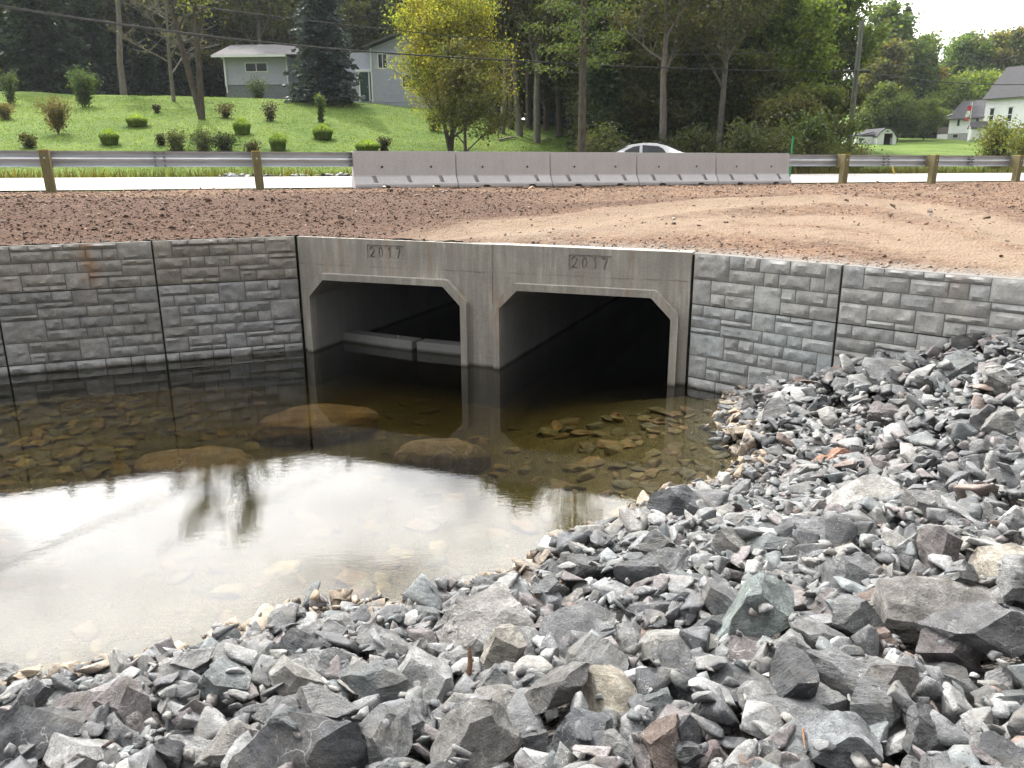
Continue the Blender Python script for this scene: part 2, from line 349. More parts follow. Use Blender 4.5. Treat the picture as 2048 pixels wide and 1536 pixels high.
#@@PART2
# ------------------------------------------------------------------ plan of the place
EV = Vector((0.93494, 0.35496)); NV = Vector((-0.35496, 0.93494)); GYAW = math.atan2(EV.y, EV.x)
def qof(x, y): return x * NV.x + (y - 19.34) * NV.y
def gpt(s, q, z=0.0): return Vector((EV.x * s + NV.x * q, 19.34 + EV.y * s + NV.y * q, z))
W2 = Vector((-3.54, 13.07)); W3 = Vector((2.46, 10.69))
LDIR = Vector((-0.9310, -0.3650)); RDIR = Vector((0.7085, -0.7057))
def wall_y(x):
    x = np.asarray(x, dtype=float)
    return np.where(x < -3.54, 13.07 + (x + 3.54) * 0.392, np.where(x < 2.46, 13.07 - 0.3967 * (x + 3.54), 10.69 - (x - 2.46) * 0.996))
def vnoise(x, y, s, seed=0):
    """smooth value noise, vectorised"""
    x = np.asarray(x, float) * s + seed * 17.3; y = np.asarray(y, float) * s + seed * 9.7
    xi = np.floor(x); yi = np.floor(y); fx = x - xi; fy = y - yi
    def h(a, b):
        v = np.sin(a * 127.1 + b * 311.7 + seed * 13.1) * 43758.5453; return v - np.floor(v)
    fx = fx * fx * (3 - 2 * fx); fy = fy * fy * (3 - 2 * fy)
    return (h(xi, yi) * (1 - fx) + h(xi + 1, yi) * fx) * (1 - fy) + (h(xi, yi + 1) * (1 - fx) + h(xi + 1, yi + 1) * fx) * fy - 0.5
def ss(a, b, x):
    t = np.clip((x - a) / (b - a), 0, 1); return t * t * (3 - 2 * t)
def dirt_z(x, y):
    x = np.asarray(x, float); y = np.asarray(y, float)
    q = x * NV.x + (y - 19.34) * NV.y
    qw = x * NV.x + (wall_y(np.minimum(x, 7.0)) - 19.34) * NV.y
    t = np.clip((q - qw) / (-0.9 - qw), 0, 1)
    left = 1 - ss(-2.5, 1.5, x)
    prof = left * (0.9 * ss(-0.12, 0.78, t) + 0.1 * t - 0.012) + (1 - left) * (0.35 * t + 0.65 * ss(-0.1, 1.0, t) - 0.018)
    zw = 1.90 - 0.05 * ss(-3.5, 2.5, x); zg = 2.54 - 0.0036 * x
    bumpy = 0.07 * vnoise(x, y, 0.7, 1) + 0.035 * vnoise(x, y, 2.1, 2) + 0.02 * vnoise(x, y, 6.0, 3)
    return zw + (zg - zw) * prof + bumpy * np.clip(t * 6, 0, 1) * np.clip((0.2 - q) * 1.5, 0.15, 1)
def terr_z(x, y):
    x = np.asarray(x, float); y = np.asarray(y, float)
    q = x * NV.x + (y - 19.34) * NV.y
    a = np.interp(x, [-60, -30, -13, 0, 6, 10, 16, 60], [0.15, 0.165, 0.190, 0.183, 0.150, 0.075, 0.070, 0.085])
    qc = x * NV.x + (60 - 19.34) * NV.y
    qc = np.where(x > 9, qc + (x - 9) * 14, qc)
    qc = np.minimum(qc, 140)
    zt = 2.72 - 0.0036 * x - 0.55 * ss(9.4, 12.5, q) + a * np.maximum(0, np.minimum(q, qc) - 13.5) + 0.03 * np.maximum(0, q - np.maximum(qc, 13.5))
    zt = zt + 0.10 * np.maximum(0, q - 125) * ss(20, 60, x)
    zt = np.minimum(zt, 34)
    rough = ss(12, 16, q)
    return zt + rough * (0.5 * vnoise(x, y, 0.06, 5) * ss(14, 40, q) + 0.10 * vnoise(x, y, 0.4, 6) + 0.05 * vnoise(x, y, 1.3, 7))
SHORE = [(9, 12.5), (3.1, 10.15), (2.85, 9.75), (2.46, 8.74), (2.50, 7.9), (2.26, 7.21), (1.66, 6.73), (0.98, 6.21), (0.29, 5.59), (0.05, 5.28), (-0.63, 4.94), (-1.14, 4.81),
         (-1.69, 4.58), (-2.13, 4.25), (-2.43, 4.11), (-2.92, 4.0), (-3.3, 3.75), (-5, 3.1), (-9, 2.2), (-20, 1.0)]
BANKPOLY = SHORE + [(-20, -12), (20, -12), (20, 12.5)]
def shore_s(x, y):
    """signed distance from the shoreline, positive on the stone bank"""
    x = np.asarray(x, float); y = np.asarray(y, float); d = np.full(x.shape, 1e9)
    for (ax, ay), (bx, by) in zip(SHORE[:-1], SHORE[1:]):
        dx, dy = bx - ax, by - ay; t = np.clip(((x - ax) * dx + (y - ay) * dy) / (dx * dx + dy * dy), 0, 1)
        d = np.minimum(d, np.hypot(x - ax - t * dx, y - ay - t * dy))
    ins = np.zeros(x.shape, bool); n = len(BANKPOLY)
    for i in range(n):
        (ax, ay), (bx, by) = BANKPOLY[i], BANKPOLY[(i + 1) % n]
        if ay == by: continue
        c = ((ay > y) != (by > y)) & (x < (bx - ax) * (y - ay) / (by - ay) + ax); ins ^= c
    return np.where(ins, d, -d)
def bed_z(x, y):
    x = np.asarray(x, float); y = np.asarray(y, float); s = shore_s(x, y)
    k = 0.27 + 0.17 * ss(2.2, 4.8, x) * ss(3.0, 6.5, y)
    up = np.minimum(np.maximum(s, 0) * k, 2.1)
    dn = -np.minimum(0.62, np.maximum(-s, 0) * 0.20 + 0.0)
    dn = dn + 0.22 * ss(-3.2, -6.5, x)
    dn = np.where(s < 0, np.minimum(dn, -0.16 * np.minimum(1, -s / 0.6)), dn)
    z = np.where(s > 0, up, dn) + 0.05 * vnoise(x, y, 1.2, 11) + 0.03 * vnoise(x, y, 3.0, 12)
    return z
def G(x, y):
    if y < float(wall_y(x)): return float(bed_z(x, y))
    q = qof(x, y)
    if q < 0.9: return float(dirt_z(x, y))
    if q < 9.0: return 2.54 - 0.0036 * x + 0.02 + 0.16 * (q - 0.9) / 8.1
    return float(terr_z(x, y))
def grid_mesh(name, xs, ys, zf, mat, keep=None, smooth=True):
    X, Y = np.meshgrid(xs, ys); Z = zf(X, Y); nx, ny = len(xs), len(ys)
    V = np.stack([X.ravel(), Y.ravel(), Z.ravel()], 1)
    i, j = np.meshgrid(np.arange(nx - 1), np.arange(ny - 1)); a = (j * nx + i).ravel()
    F = np.stack([a, a + 1, a + nx + 1, a + nx], 1)
    if keep is not None:
        kf = keep(X, Y).ravel()[F].any(1); F = F[kf]
    return link(name, mesh_np(name, V, F, smooth=smooth), mat)

# ---- ground materials
def mat_dirt():
    k = NT('red_brown_gravel'); P = k.pos()
    n1 = k.noise(P, 0.8, 5, 0.6); n2 = k.noise(P, 7, 6, 0.7); n3 = k.noise(P, 40, 4, 0.7); v = k.voro(P, 26)
    base = k.mix(k.ramp(n1, [(0.35, 0.0), (0.65, 1.0)]), (0.120, 0.078, 0.054), (0.185, 0.120, 0.080))
    base = k.mix(0.7, base, k.mix(1.0, base, k.ramp(n2, [(0.3, 0.5), (0.7, 1.55)]), 'MULTIPLY'))
    base = k.mix(0.5, base, k.mix(1.0, base, k.ramp(k.voro(P, 26, out='Color'), [(0.2, 0.5), (0.8, 1.6)]), 'MULTIPLY'))
    a = k.n('ShaderNodeAttribute'); a.attribute_name = 'tint'
    sc = k.n('ShaderNodeSeparateColor'); k.set(sc.inputs[0], a.outputs['Color'])
    jag = k.math('ADD', sc.outputs[0], k.math('MULTIPLY', k.math('SUBTRACT', k.noise(P, 3.5, 6, 0.7), 0.5), 0.9))
    c = k.mix(k.ramp(jag, [(0.30, 0.0), (0.85, 1.0)]), base, k.mix(n2, (0.195, 0.142, 0.10), (0.262, 0.198, 0.142)))
    jag3 = k.math('ADD', sc.outputs[2], k.math('MULTIPLY', k.math('SUBTRACT', n1, 0.5), 0.8)); c = k.mix(k.ramp(jag3, [(0.25, 0.0), (0.7, 0.85)]), c, k.mix(n2, (0.045, 0.027, 0.020), (0.135, 0.083, 0.060)))
    jag2 = k.math('ADD', sc.outputs[1], k.math('MULTIPLY', k.math('SUBTRACT', n2, 0.5), 0.9))
    c = k.mix(k.ramp(jag2, [(0.4, 0.0), (0.7, 0.8)]), c, k.mix(n3, (0.13, 0.11, 0.095), (0.30, 0.27, 0.235)))
    h = k.math('ADD', k.math('MULTIPLY', n2, 1.0), k.math('ADD', k.math('MULTIPLY', n3, 0.35), k.math('MULTIPLY', v, 0.6)))
    k.pbr(c, 0.95, k.bump(h, 0.8, 0.05), spec=0.15); return k.m
def mat_road():
    k = NT('dusty_asphalt'); P = k.pos(); n1 = k.noise(k.mapv(P, (0.5, 0.5, 1), rot=(0, 0, -GYAW)), 1.0, 4); n2 = k.noise(P, 60, 3, 0.7)
    c = k.mix(n1, (0.25, 0.235, 0.215), (0.33, 0.305, 0.275)); c = k.mix(0.3, c, k.ramp(n2, [(0.3, 0.15), (0.7, 0.5)]))
    k.pbr(c, 0.7, k.bump(n2, 0.3, 0.01), spec=0.35); return k.m
def mat_lawn():
    k = NT('mown_grass'); P = k.pos(); n1 = k.noise(P, 0.22, 5, 0.6); n2 = k.noise(P, 2.2, 6, 0.7); n3 = k.noise(k.mapv(P, (1, 1, 4)), 16, 4, 0.7)
    c = k.mix(k.ramp(n1, [(0.35, 0.0), (0.65, 1.0)]), (0.072, 0.125, 0.022), (0.122, 0.175, 0.036))
    c = k.mix(0.6, c, k.mix(1.0, c, k.ramp(n2, [(0.3, 0.45), (0.7, 1.5)]), 'MULTIPLY')); c = k.mix(0.5, c, k.mix(1.0, c, k.ramp(n3, [(0.3, 0.5), (0.7, 1.5)]), 'MULTIPLY'))
    k.pbr(c, 0.9, k.bump(k.math('ADD', n2, k.math('MULTIPLY', n3, 0.6)), 0.7, 0.12), spec=0.1); return k.m
def mat_bed():
    k = NT('silty_stream_bed'); P = k.pos(); n1 = k.noise(P, 0.7, 5, 0.6); n2 = k.noise(P, 6, 6, 0.7); z = sepz(k, P, 2)
    c = k.mix(k.ramp(n1, [(0.35, 0.0), (0.65, 1.0)]), (0.205, 0.175, 0.09), (0.28, 0.23, 0.125))
    c = k.mix(0.5, c, k.mix(1.0, c, k.ramp(n2, [(0.3, 0.5), (0.7, 1.5)]), 'MULTIPLY'))
    vo = k.voro(P, 42, out='Color'); dry = k.mix(k.math('MULTIPLY', sepz(k, vo, 0), 1.0), (0.035, 0.032, 0.030), (0.19, 0.175, 0.16))
    c = k.mix(k.ramp(k.math('ADD', z, k.math('MULTIPLY', n2, 0.08)), [(0.04, 0.0), (0.14, 1.0)]), c, dry)
    k.pbr(c, 0.9, k.bump(k.math('ADD', n2, k.math('MULTIPLY', k.voro(P, 42), 1.2)), 0.9, 0.05), spec=0.2); return k.m
def mat_water():
    k = NT('pond_water'); P = k.pos()
    w1 = k.noise(k.mapv(P, (1.0, 1.9, 1)), 7, 2, 0.5); w2 = k.noise(k.mapv(P, (1, 1.7, 1), (4, 2, 0)), 26, 2, 0.5)
    h = k.math('ADD', k.math('MULTIPLY', w1, 0.5), k.math('MULTIPLY', w2, 0.30))
    calm = k.noise(P, 0.35, 2)
    b = k.n('ShaderNodeBump'); k.set(b.inputs['Height'], h); b.inputs['Distance'].default_value = 0.0010
    k.set(b.inputs['Strength'], k.ramp(calm, [(0.3, 0.35), (0.7, 0.9)]))
    fr = k.n('ShaderNodeFresnel'); fr.inputs['IOR'].default_value = 1.5; k.set(fr.inputs['Normal'], b.outputs[0])
    gl = k.n('ShaderNodeBsdfGlossy'); gl.inputs['Roughness'].default_value = 0.0; k.set(gl.inputs['Normal'], b.outputs[0]); gl.inputs['Color'].default_value = (1, 1, 1, 1)
    tr = k.n('ShaderNodeBsdfTransparent'); tr.inputs['Color'].default_value = (0.97, 0.97, 0.95, 1)
    m = k.n('ShaderNodeMixShader'); k.set(m.inputs[0], fr.outputs[0]); k.t.links.new(tr.outputs[0], m.inputs[1]); k.t.links.new(gl.outputs[0], m.inputs[2])
    k.t.links.new(m.outputs[0], k.out.inputs['Surface'])
    va = k.n('ShaderNodeVolumeAbsorption'); va.inputs['Color'].default_value = (0.58, 0.54, 0.24, 1); va.inputs['Density'].default_value = 1.5
    k.t.links.new(va.outputs[0], k.out.inputs['Volume']); return k.m
M['dirt'] = mat_dirt(); M['road'] = mat_road(); M['lawn'] = mat_lawn(); M['bed'] = mat_bed(); M['water'] = mat_water()

# ---- the ground sheet (lawns, field, far slopes), out to the horizon
def spaced(a, b, core, step, grow=1.18):
    out = [a_ for a_ in np.arange(core[0], core[1] + 1e-6, step)]
    s = step; v = core[1]
    while v < b: s *= grow; v += s; out.append(v)
    s = step; v = core[0]
    while v > a: s *= grow; v -= s; out.insert(0, v)
    return np.array(out)
def ground_z(X, Y):
    q = X * NV.x + (Y - 19.34) * NV.y
    near = (q < 9.0)
    inside = (X > -22) & (X < 32) & (Y > -14)
    z = terr_z(X, Y)
    z = np.where(near & inside, -1.6, z)
    z = np.where(near & ~inside, np.where(Y < 6, 1.6, 2.3), z)
    return z
g = grid_mesh('ground', spaced(-700, 700, (-48, 48), 0.8), spaced(-250, 900, (16, 78), 0.8), ground_z, M['lawn']); tag(g, kind='structure')
# ---- dirt pad, with wheel tracks of paler dust
TRK = [[(880, 472), (1100, 450), (1300, 425), (1480, 405), (1640, 398), (1800, 412), (1930, 440), (2080, 485)],
       [(1000, 470), (1250, 452), (1480, 440), (1700, 440), (1850, 470), (1960, 515), (2080, 545)],
       [(1180, 465), (1400, 455), (1600, 462), (1760, 480), (1900, 510)],
       [(1560, 395), (1700, 390), (1900, 385)],
       [(300, 392), (560, 388), (800, 402), (1050, 398), (1300, 392), (1560, 385)]]
TRW = [[hit(a, b, lambda x, y: float(dirt_z(x, y)), 8, 60) for a, b in t] for t in TRK]
def seg_d(X, Y, pts):
    d = np.full(X.shape, 1e9)
    for p, r in zip(pts[:-1], pts[1:]):
        dx, dy = r.x - p.x, r.y - p.y; t = np.clip(((X - p.x) * dx + (Y - p.y) * dy) / (dx * dx + dy * dy + 1e-9), 0, 1)
        d = np.minimum(d, np.hypot(X - p.x - t * dx, Y - p.y - t * dy))
    return d
def dirt_mask(X, Y):
    r = np.zeros(X.shape)
    for pts, w, a in zip(TRW, (0.95, 0.85, 0.75, 0.6, 0.5), (1.0, 0.95, 0.8, 0.5, 0.35)):
        r = np.maximum(r, a * np.exp(-(seg_d(X, Y, pts) / w) ** 2))
    q = X * NV.x + (Y - 19.34) * NV.y
    r = np.maximum(r, 0.4 * np.exp(-((q - 0.75) / 0.5) ** 2))
    r = r * (0.75 + 0.8 * (vnoise(X, Y, 0.9, 21) + 0.5) * 0.5)
    dw = Y - wall_y(X)
    gm = np.exp(-(dw / 1.1) ** 2) * ss(-1.0, 1.5, X) * 0.75 + np.exp(-(dw / 0.25) ** 2) * 0.5
    gm = gm + 0.35 * np.exp(-(seg_d(X, Y, [TRW[0][0], TRW[1][0], TRW[1][2]]) / 0.5) ** 2)
    return np.clip(r, 0, 1), np.clip(gm, 0, 1)
def dark_mask(X, Y):
    """where darker red-brown crushed stone was tipped"""
    q = X * NV.x + (Y - 19.34) * NV.y
    m = (1 - ss(-1.5, 3.5, X)) * (1 - ss(-2.2, -1.0, q)) * 0.95
    m = np.maximum(m, 0.75 * np.exp(-(seg_d(X, Y, DKW) / 0.55) ** 2))
    return np.clip(m * (1 - 0.8 * dirt_mask(X, Y)[0]), 0, 1)
DKW = [hit(a, b, lambda x, y: float(dirt_z(x, y)), 8, 60) for a, b in [(560, 415), (800, 425), (1000, 418), (1200, 408), (1400, 398), (1560, 392)]]
def track_cut(X, Y):
    d = seg_d(X, Y, TRW[0]); return -0.035 * np.exp(-(d / 0.3) ** 2) + 0.03 * np.exp(-((d - 0.6) / 0.2) ** 2)
def dz(X, Y):
    fine = 0.016 * vnoise(X, Y, 13, 31) + 0.010 * vnoise(X, Y, 27, 32)
    return dirt_z(X, Y) + fine * (1.3 - dirt_mask(X, Y)[0]) + track_cut(X, Y)
def dkeep(X, Y):
    q = X * NV.x + (Y - 19.34) * NV.y
    return (Y > wall_y(X) + 0.14) & (q < 1.3)
xs_d = np.concatenate([np.arange(-22, -11, 0.25), np.arange(-11, 8.5, 0.065), np.arange(8.5, 34, 0.22)]); ys_d = np.concatenate([np.arange(3.5, 20, 0.065), np.arange(20, 34, 0.16)])
d = grid_mesh('gravel_ground', xs_d, ys_d, dz, M['dirt'], dkeep); tag(d, kind='structure')
me = d.data; co = np.empty(len(me.vertices) * 3, np.float32); me.vertices.foreach_get('co', co); co = co.reshape(-1, 3)
ra_, gm_ = dirt_mask(co[:, 0], co[:, 1]); at = me.color_attributes.new('tint', 'FLOAT_COLOR', 'POINT')
at.data.foreach_set('color', np.stack([ra_, gm_, dark_mask(co[:, 0], co[:, 1]), 0 * ra_ + 1], 1).astype(np.float32).ravel())
# ---- road
mb = MB(); SS = np.arange(-60, 140, 2.0)
for i in range(len(SS) - 1):
    for (q0, q1) in ((0.9, 5.0), (5.0, 9.2)):
        c = [gpt(SS[i], q0), gpt(SS[i + 1], q0), gpt(SS[i + 1], q1), gpt(SS[i], q1)]
        mb.add([(p.x, p.y, 2.565 - 0.0036 * p.x + 0.16 * (qq - 0.9) / 8.1) for p, qq in zip(c, (q0, q0, q1, q1))], [(0, 1, 2, 3)])
tag(mb.build('road', M['road'], fix=False), kind='structure')
# driveway climbing from the road between the lawn and the pines
M['drive'] = mat_simple('gravel_driveway', (0.27, 0.235, 0.20), 0.95, 0, 0.3, 1.5, 0.5, 0.1, 0.03)
dp = [Vector((1.4, 30.6, 0)), Vector((2.6, 35, 0)), Vector((4.2, 41, 0)), Vector((6.0, 47, 0)), Vector((6.5, 54, 0)), Vector((4.0, 64, 0))]
mb = MB(); NP = 60
def bez(pts, t):
    f = t * (len(pts) - 1); i = min(int(f), len(pts) - 2); u = f - i
    return pts[i].lerp(pts[i + 1], u)
for i in range(NP):
    a, b = bez(dp, i / NP), bez(dp, (i + 1) / NP); sd_ = Vector((1.5, -0.3, 0))
    q4 = [a - sd_, a + sd_, b + sd_, b - sd_]
    mb.add([(p.x, p.y, float(terr_z(p.x, p.y)) + 0.05) for p in q4], [(0, 1, 2, 3)])
tag(mb.build('driveway', M['drive'], fix=False), kind='structure')
# ---- stream bed and the bank under the stones
def bz(X, Y):
    z = bed_z(X, Y); return np.where(Y > wall_y(X) - 0.02, np.minimum(z, -0.45), z)
b = grid_mesh('stream_bed', np.arange(-20, 10, 0.09), np.concatenate([np.arange(-12, -1, 0.4), np.arange(-1, 13.4, 0.09), np.arange(13.5, 40, 0.5)]), bz, M['bed']); tag(b, kind='structure')
# ---- water
mb = MB(); mb.box(-19.5, 9.5, -6, 39, -1.3, 0.0)
tag(mb.build('pond_water', M['water'], fix=True), kind='structure')

# ------------------------------------------------------------------ block-faced retaining walls
def quadrelief(w, h, seed, amp=0.03):
    """rock-faced stone: back plane at y=0, face towards -y"""
    nx = max(3, int(w / 0.034)); nz = max(3, int(h / 0.034)); V = []; F = []
    for j in range(nz + 1):
        for i in range(nx + 1):
            u, v = i / nx, j / nz; x = (u - 0.5) * w; z = (v - 0.5) * h
            e = min(u * w, (1 - u) * w, v * h, (1 - v) * h); f = min(1, e / 0.013)
            nn = noise.fractal(Vector((x * 9 + seed * 3.1, seed * 1.7, z * 12)), 0.7, 2.3, 5)
            nb = noise.cell(Vector((x * 9 + seed, z * 13, seed)))
            y = -0.004 - f * (0.007 + amp * max(0.0, 0.5 + 0.75 * nn) + 0.006 * nb)
            V.append((x + (0 if i in (0, nx) else 0.006 * noise.noise(Vector((x * 30, z * 30, seed)))), y, z))
    for j in range(nz):
        for i in range(nx):
            a = j * (nx + 1) + i; F.append((a, a + 1, a + nx + 2, a + nx + 1))
    ring = [i for i in range(nx + 1)] + [j * (nx + 1) + nx for j in range(1, nz + 1)] + [nz * (nx + 1) + i for i in range(nx - 1, -1, -1)] + [j * (nx + 1) for j in range(nz - 1, 0, -1)]
    b0 = len(V); V += [(V[r][0], 0.0, V[r][2]) for r in ring]; n = len(ring)
    F += [(ring[k], b0 + k, b0 + (k + 1) % n, ring[(k + 1) % n]) for k in range(n)]
    me = bpy.data.meshes.new('stone'); me.from_pydata(V, [], F); me.update()
    me.polygons.foreach_set('use_smooth', [True] * len(me.polygons)); me.set_sharp_from_angle(angle=R(32))
    me.materials.append(M['stone']); return me
T_ = 0
PATQ = [(0, .085, 0, 1), (.09, .325, 0, 1), (.33, .45, 0, 1), (.455, .61, 0, 1.5), (.615, .71, 0, .5), (.715, .855, 0, .5), (.86, 1, 0, 1.5), (.615, .855, .5, 1.5),
        (0, .225, 1, 2), (.23, .45, 1, 1.5), (0, .225, 2, 2.5), (.23, .53, 1.5, 2.5), (.535, .70, 1.5, 2.5), (.705, .80, 1.5, 2.5), (.805, 1, 1.5, 2.5),
        (0, .26, 2.5, 4.5), (.265, .365, 2.5, 3.5), (.37, .475, 2.5, 3.5), (.48, .68, 2.5, 3.5), (.685, .905, 2.5, 3.5), (.91, 1, 2.5, 4.5),
        (.265, .51, 3.5, 4.5), (.515, .61, 3.5, 4.5), (.615, .815, 3.5, 4.5), (.82, .905, 3.5, 4.5),
        (0, .135, 4.5, 6.5), (.14, .45, 4.5, 5.5), (.14, .245, 5.5, 6.5), (.25, .45, 5.5, 6.5), (.455, .635, 4.5, 6.5), (.64, .73, 4.5, 5.5), (.735, .93, 4.5, 5.5), (.935, 1, 4.5, 5.5), (.64, .825, 5.5, 6.5), (.83, 1, 5.5, 6.5)]
PATP = [(0, .215, 0, 1), (.22, .41, 0, 1), (.415, .60, 0, 2), (.605, .765, 0, 1), (.77, .86, 0, 1), (.865, 1, 0, 2), (0, .095, 1, 2), (.10, .31, 1, 2), (.315, .41, 1, 2), (.605, .86, 1, 2),
        (0, .12, 2, 4), (.125, .23, 2, 3), (.235, .44, 2, 3), (.445, .545, 2, 3), (.55, .775, 2, 3), (.78, 1, 2, 4), (.125, .375, 3, 4), (.38, .575, 3, 4), (.58, .675, 3, 4), (.68, .775, 3, 4),
        (0, .235, 4, 5), (.24, .335, 4, 5), (.34, .51, 4, 5), (.515, .79, 4, 5), (.795, 1, 4, 4.5), (.795, 1, 4.5, 5.5), (.58, .79, 5, 5.5), (0, .16, 5, 6.5), (.165, .425, 5, 6), (.165, .32, 6, 6.5),
        (.325, .425, 6, 6.5), (.43, .575, 5, 6.5), (.58, .69, 5.5, 6.5), (.695, .90, 5.5, 6.5), (.905, 1, 5.5, 6.5)]
def build_wall(name, label, origin, yaw, panels):
    """panels: (x0, x1, [(pattern, v0, v1, ztop, zbot, tint)...]) in wall coordinates: x along the wall, face towards -y"""
    root = empty(name, (*origin, 0), yaw, label, 'retaining wall')
    sd0 = 0
    for (x0, x1, tiers) in panels:
        for (pat, v0, v1, zt, zb, tint) in tiers:
            g_ = 0.011; mb = MB(); mb.box(x0 + g_, x1 - g_, 0.0, 0.16, zb + g_ * 0.8, zt - (0 if zt > 1.8 else g_ * 0.8))
            pn = mb.build('wall_panel', M['joint'], root, bevel=0.004)
            ch = (zt - zb) / (v1 - v0); W_ = x1 - x0 - 2 * g_
            for (u0, u1, a, c) in pat:
                a2, c2 = max(a, v0), min(c, v1)
                if c2 - a2 < 0.2: continue
                sd0 += 1; w = (u1 - u0) * W_ + 0.005 * W_ - 0.014; h = (c2 - a2) * ch - 0.013
                amp = 0.028 if (u1 - u0) > 0.12 or c2 - a2 < 1.2 else 0.02
                if c2 - a2 > 1.4 and random.random() < 0.5: amp = 0.018
                me = quadrelief(w, h, sd0 * 1.37 + x0, amp)
                o = link('stone', me, None, pn)
                o.location = (x0 + g_ + (u0 + (u1 + 0.005 if u1 < 1 else u1)) / 2 * W_, 0.001, zt - ((a2 + c2) / 2 - v0) * ch)
                j = random.uniform(0.86, 1.14); wj = random.uniform(-0.006, 0.006)
                o.color = (tint[0] * j + wj, tint[1] * j, tint[2] * j - wj, 1)
    return root
gA, gB, gC, gW = (0.355, 0.34, 0.315), (0.345, 0.345, 0.345), (0.31, 0.34, 0.355), (0.40, 0.405, 0.405)
LYAW = math.atan2(0.3650, 0.9310); RYAW = math.atan2(-0.7057, 0.7085)
# left wall: origin at its far-left end, x runs towards the headwall
LLEN = 2.2 * 6; lo = W2 + LDIR * (LLEN + 0.0)
pl = []
for i in range(6):
    x0 = i * 2.2; x1 = x0 + 2.2
    low = PATP if i in (5, 3, 1) else PATQ; bot = PATQ if low is PATP else PATP
    pl.append((x0, x1 - (0.03 if i == 5 else 0), [(PATP, 2.5, 6.5, 1.925, 1.235, gA if i != 5 else (0.32, 0.30, 0.265)), (low, 0, 6.5, 1.235, 0.14, gB if i == 5 else (0.30, 0.30, 0.295)), (bot, 0, 6.5, 0.14, -0.95, gW)]))
build_wall('left_retaining_wall', 'long block-faced retaining wall on the left with a rusty run-off stain', (lo.x, lo.y), LYAW, pl).name = 'retaining_wall'
pl = []
RTOP = 1.87
for i in range(4):
    x0 = 0.03 + i * 2.02; x1 = x0 + 2.02
    pl.append((x0, x1, [(PATQ if i % 2 == 0 else PATP, 2.5, 6.5, RTOP, 1.18, (0.34, 0.34, 0.33)), (PATQ, 0, 6.5, 1.18, 0.145, (0.33, 0.335, 0.33) if i else (0.33, 0.345, 0.345)), (PATP, 0, 6.5, 0.145, -0.95, gW)]))
ro = W3
build_wall('retaining_wall', 'block-faced retaining wall on the right with the stone bank heaped against it', (ro.x, ro.y), RYAW, pl)

# ------------------------------------------------------------------ twin box culvert with headwall
HYAW = math.atan2(-0.3687, 0.9295); HL = (W3 - W2).length
cul = empty('box_culvert', (W2.x, W2.y, 0), HYAW, 'twin-barrel concrete box culvert with the year cast above each opening', 'culvert')
def htop(s): return 1.925 + (RTOP + 0.005 - 1.925) * s / HL + 0.0
OP = [(0.13, 3.10, 1.345), (3.54, 6.33, 1.345)]      # outer opening edges and top in wall coordinates
HA = 0.33                                             # haunch
def opening(a, b, t, inset=0.0, bottom=-0.95):
    i = inset; hh = HA - i * 0.41
    return [(a + i, bottom), (a + i, t - i - hh), (a + i + hh, t - i), (b - i - hh, t - i), (b - i, t - i - hh), (b - i, bottom)]
outer = [(0.0, -0.95)]
for (a, b, t) in OP: outer += opening(a, b, t, 0.03)
outer += [(HL, -0.95), (HL, htop(HL)), (0.0, htop(0))]
PLQ = [(1.33, 2.00, 1.60, 1.83), (4.70, 5.34, 1.565, 1.79)]
def poly_slab(mb, loops, y0, y1, back=True):
    """polygon with holes in xz at y0 (front), extruded to y1"""
    pts = [[Vector((p[0], p[1], 0)) for p in lp] for lp in loops]; flat = [p for lp in loops for p in lp]
    tris = tessellate_polygon(pts)
    mb.add([(p[0], y0, p[1]) for p in flat], [tuple(t) for t in tris])
    if back: mb.add([(p[0], y1, p[1]) for p in flat], [tuple(t)[::-1] for t in tris])
    for lp in loops:
        n = len(lp); mb.add([(p[0], y0, p[1]) for p in lp] + [(p[0], y1, p[1]) for p in lp], [(i, (i + 1) % n, n + (i + 1) % n, n + i) for i in range(n)])
rects = [[(a, c), (a, e), (b, e), (b, c)] for (a, b, c, e) in PLQ]
mb = MB(); poly_slab(mb, [outer] + rects, 0.0, 0.28, back=False)
mb.add([(0, 0.28, -0.95), (HL, 0.28, -0.95), (HL, 0.28, htop(HL)), (0, 0.28, htop(0))], [(0, 3, 2, 1)]) if False else None
hw = mb.build('headwall', M['conc'], cul)
mb = MB(); mb.prism([(3.17, -0.95), (3.17, htop(3.2) - 0.004), (3.50, htop(3.5) - 0.004), (3.50, -0.95)], -0.014, 0.01, 'y'); mb.build('pilaster', M['conc'], cul, bevel=0.004)
def stroke(pts, w):
    L, Rr = [], []
    for i, p in enumerate(pts):
        a = Vector(pts[max(i - 1, 0)]); b = Vector(pts[min(i + 1, len(pts) - 1)]); dd = (b - a).normalized(); nn = Vector((-dd.y, dd.x)) * w / 2
        L.append((p[0] + nn.x, p[1] + nn.y)); Rr.append((p[0] - nn.x, p[1] - nn.y))
    return L + Rr[::-1]
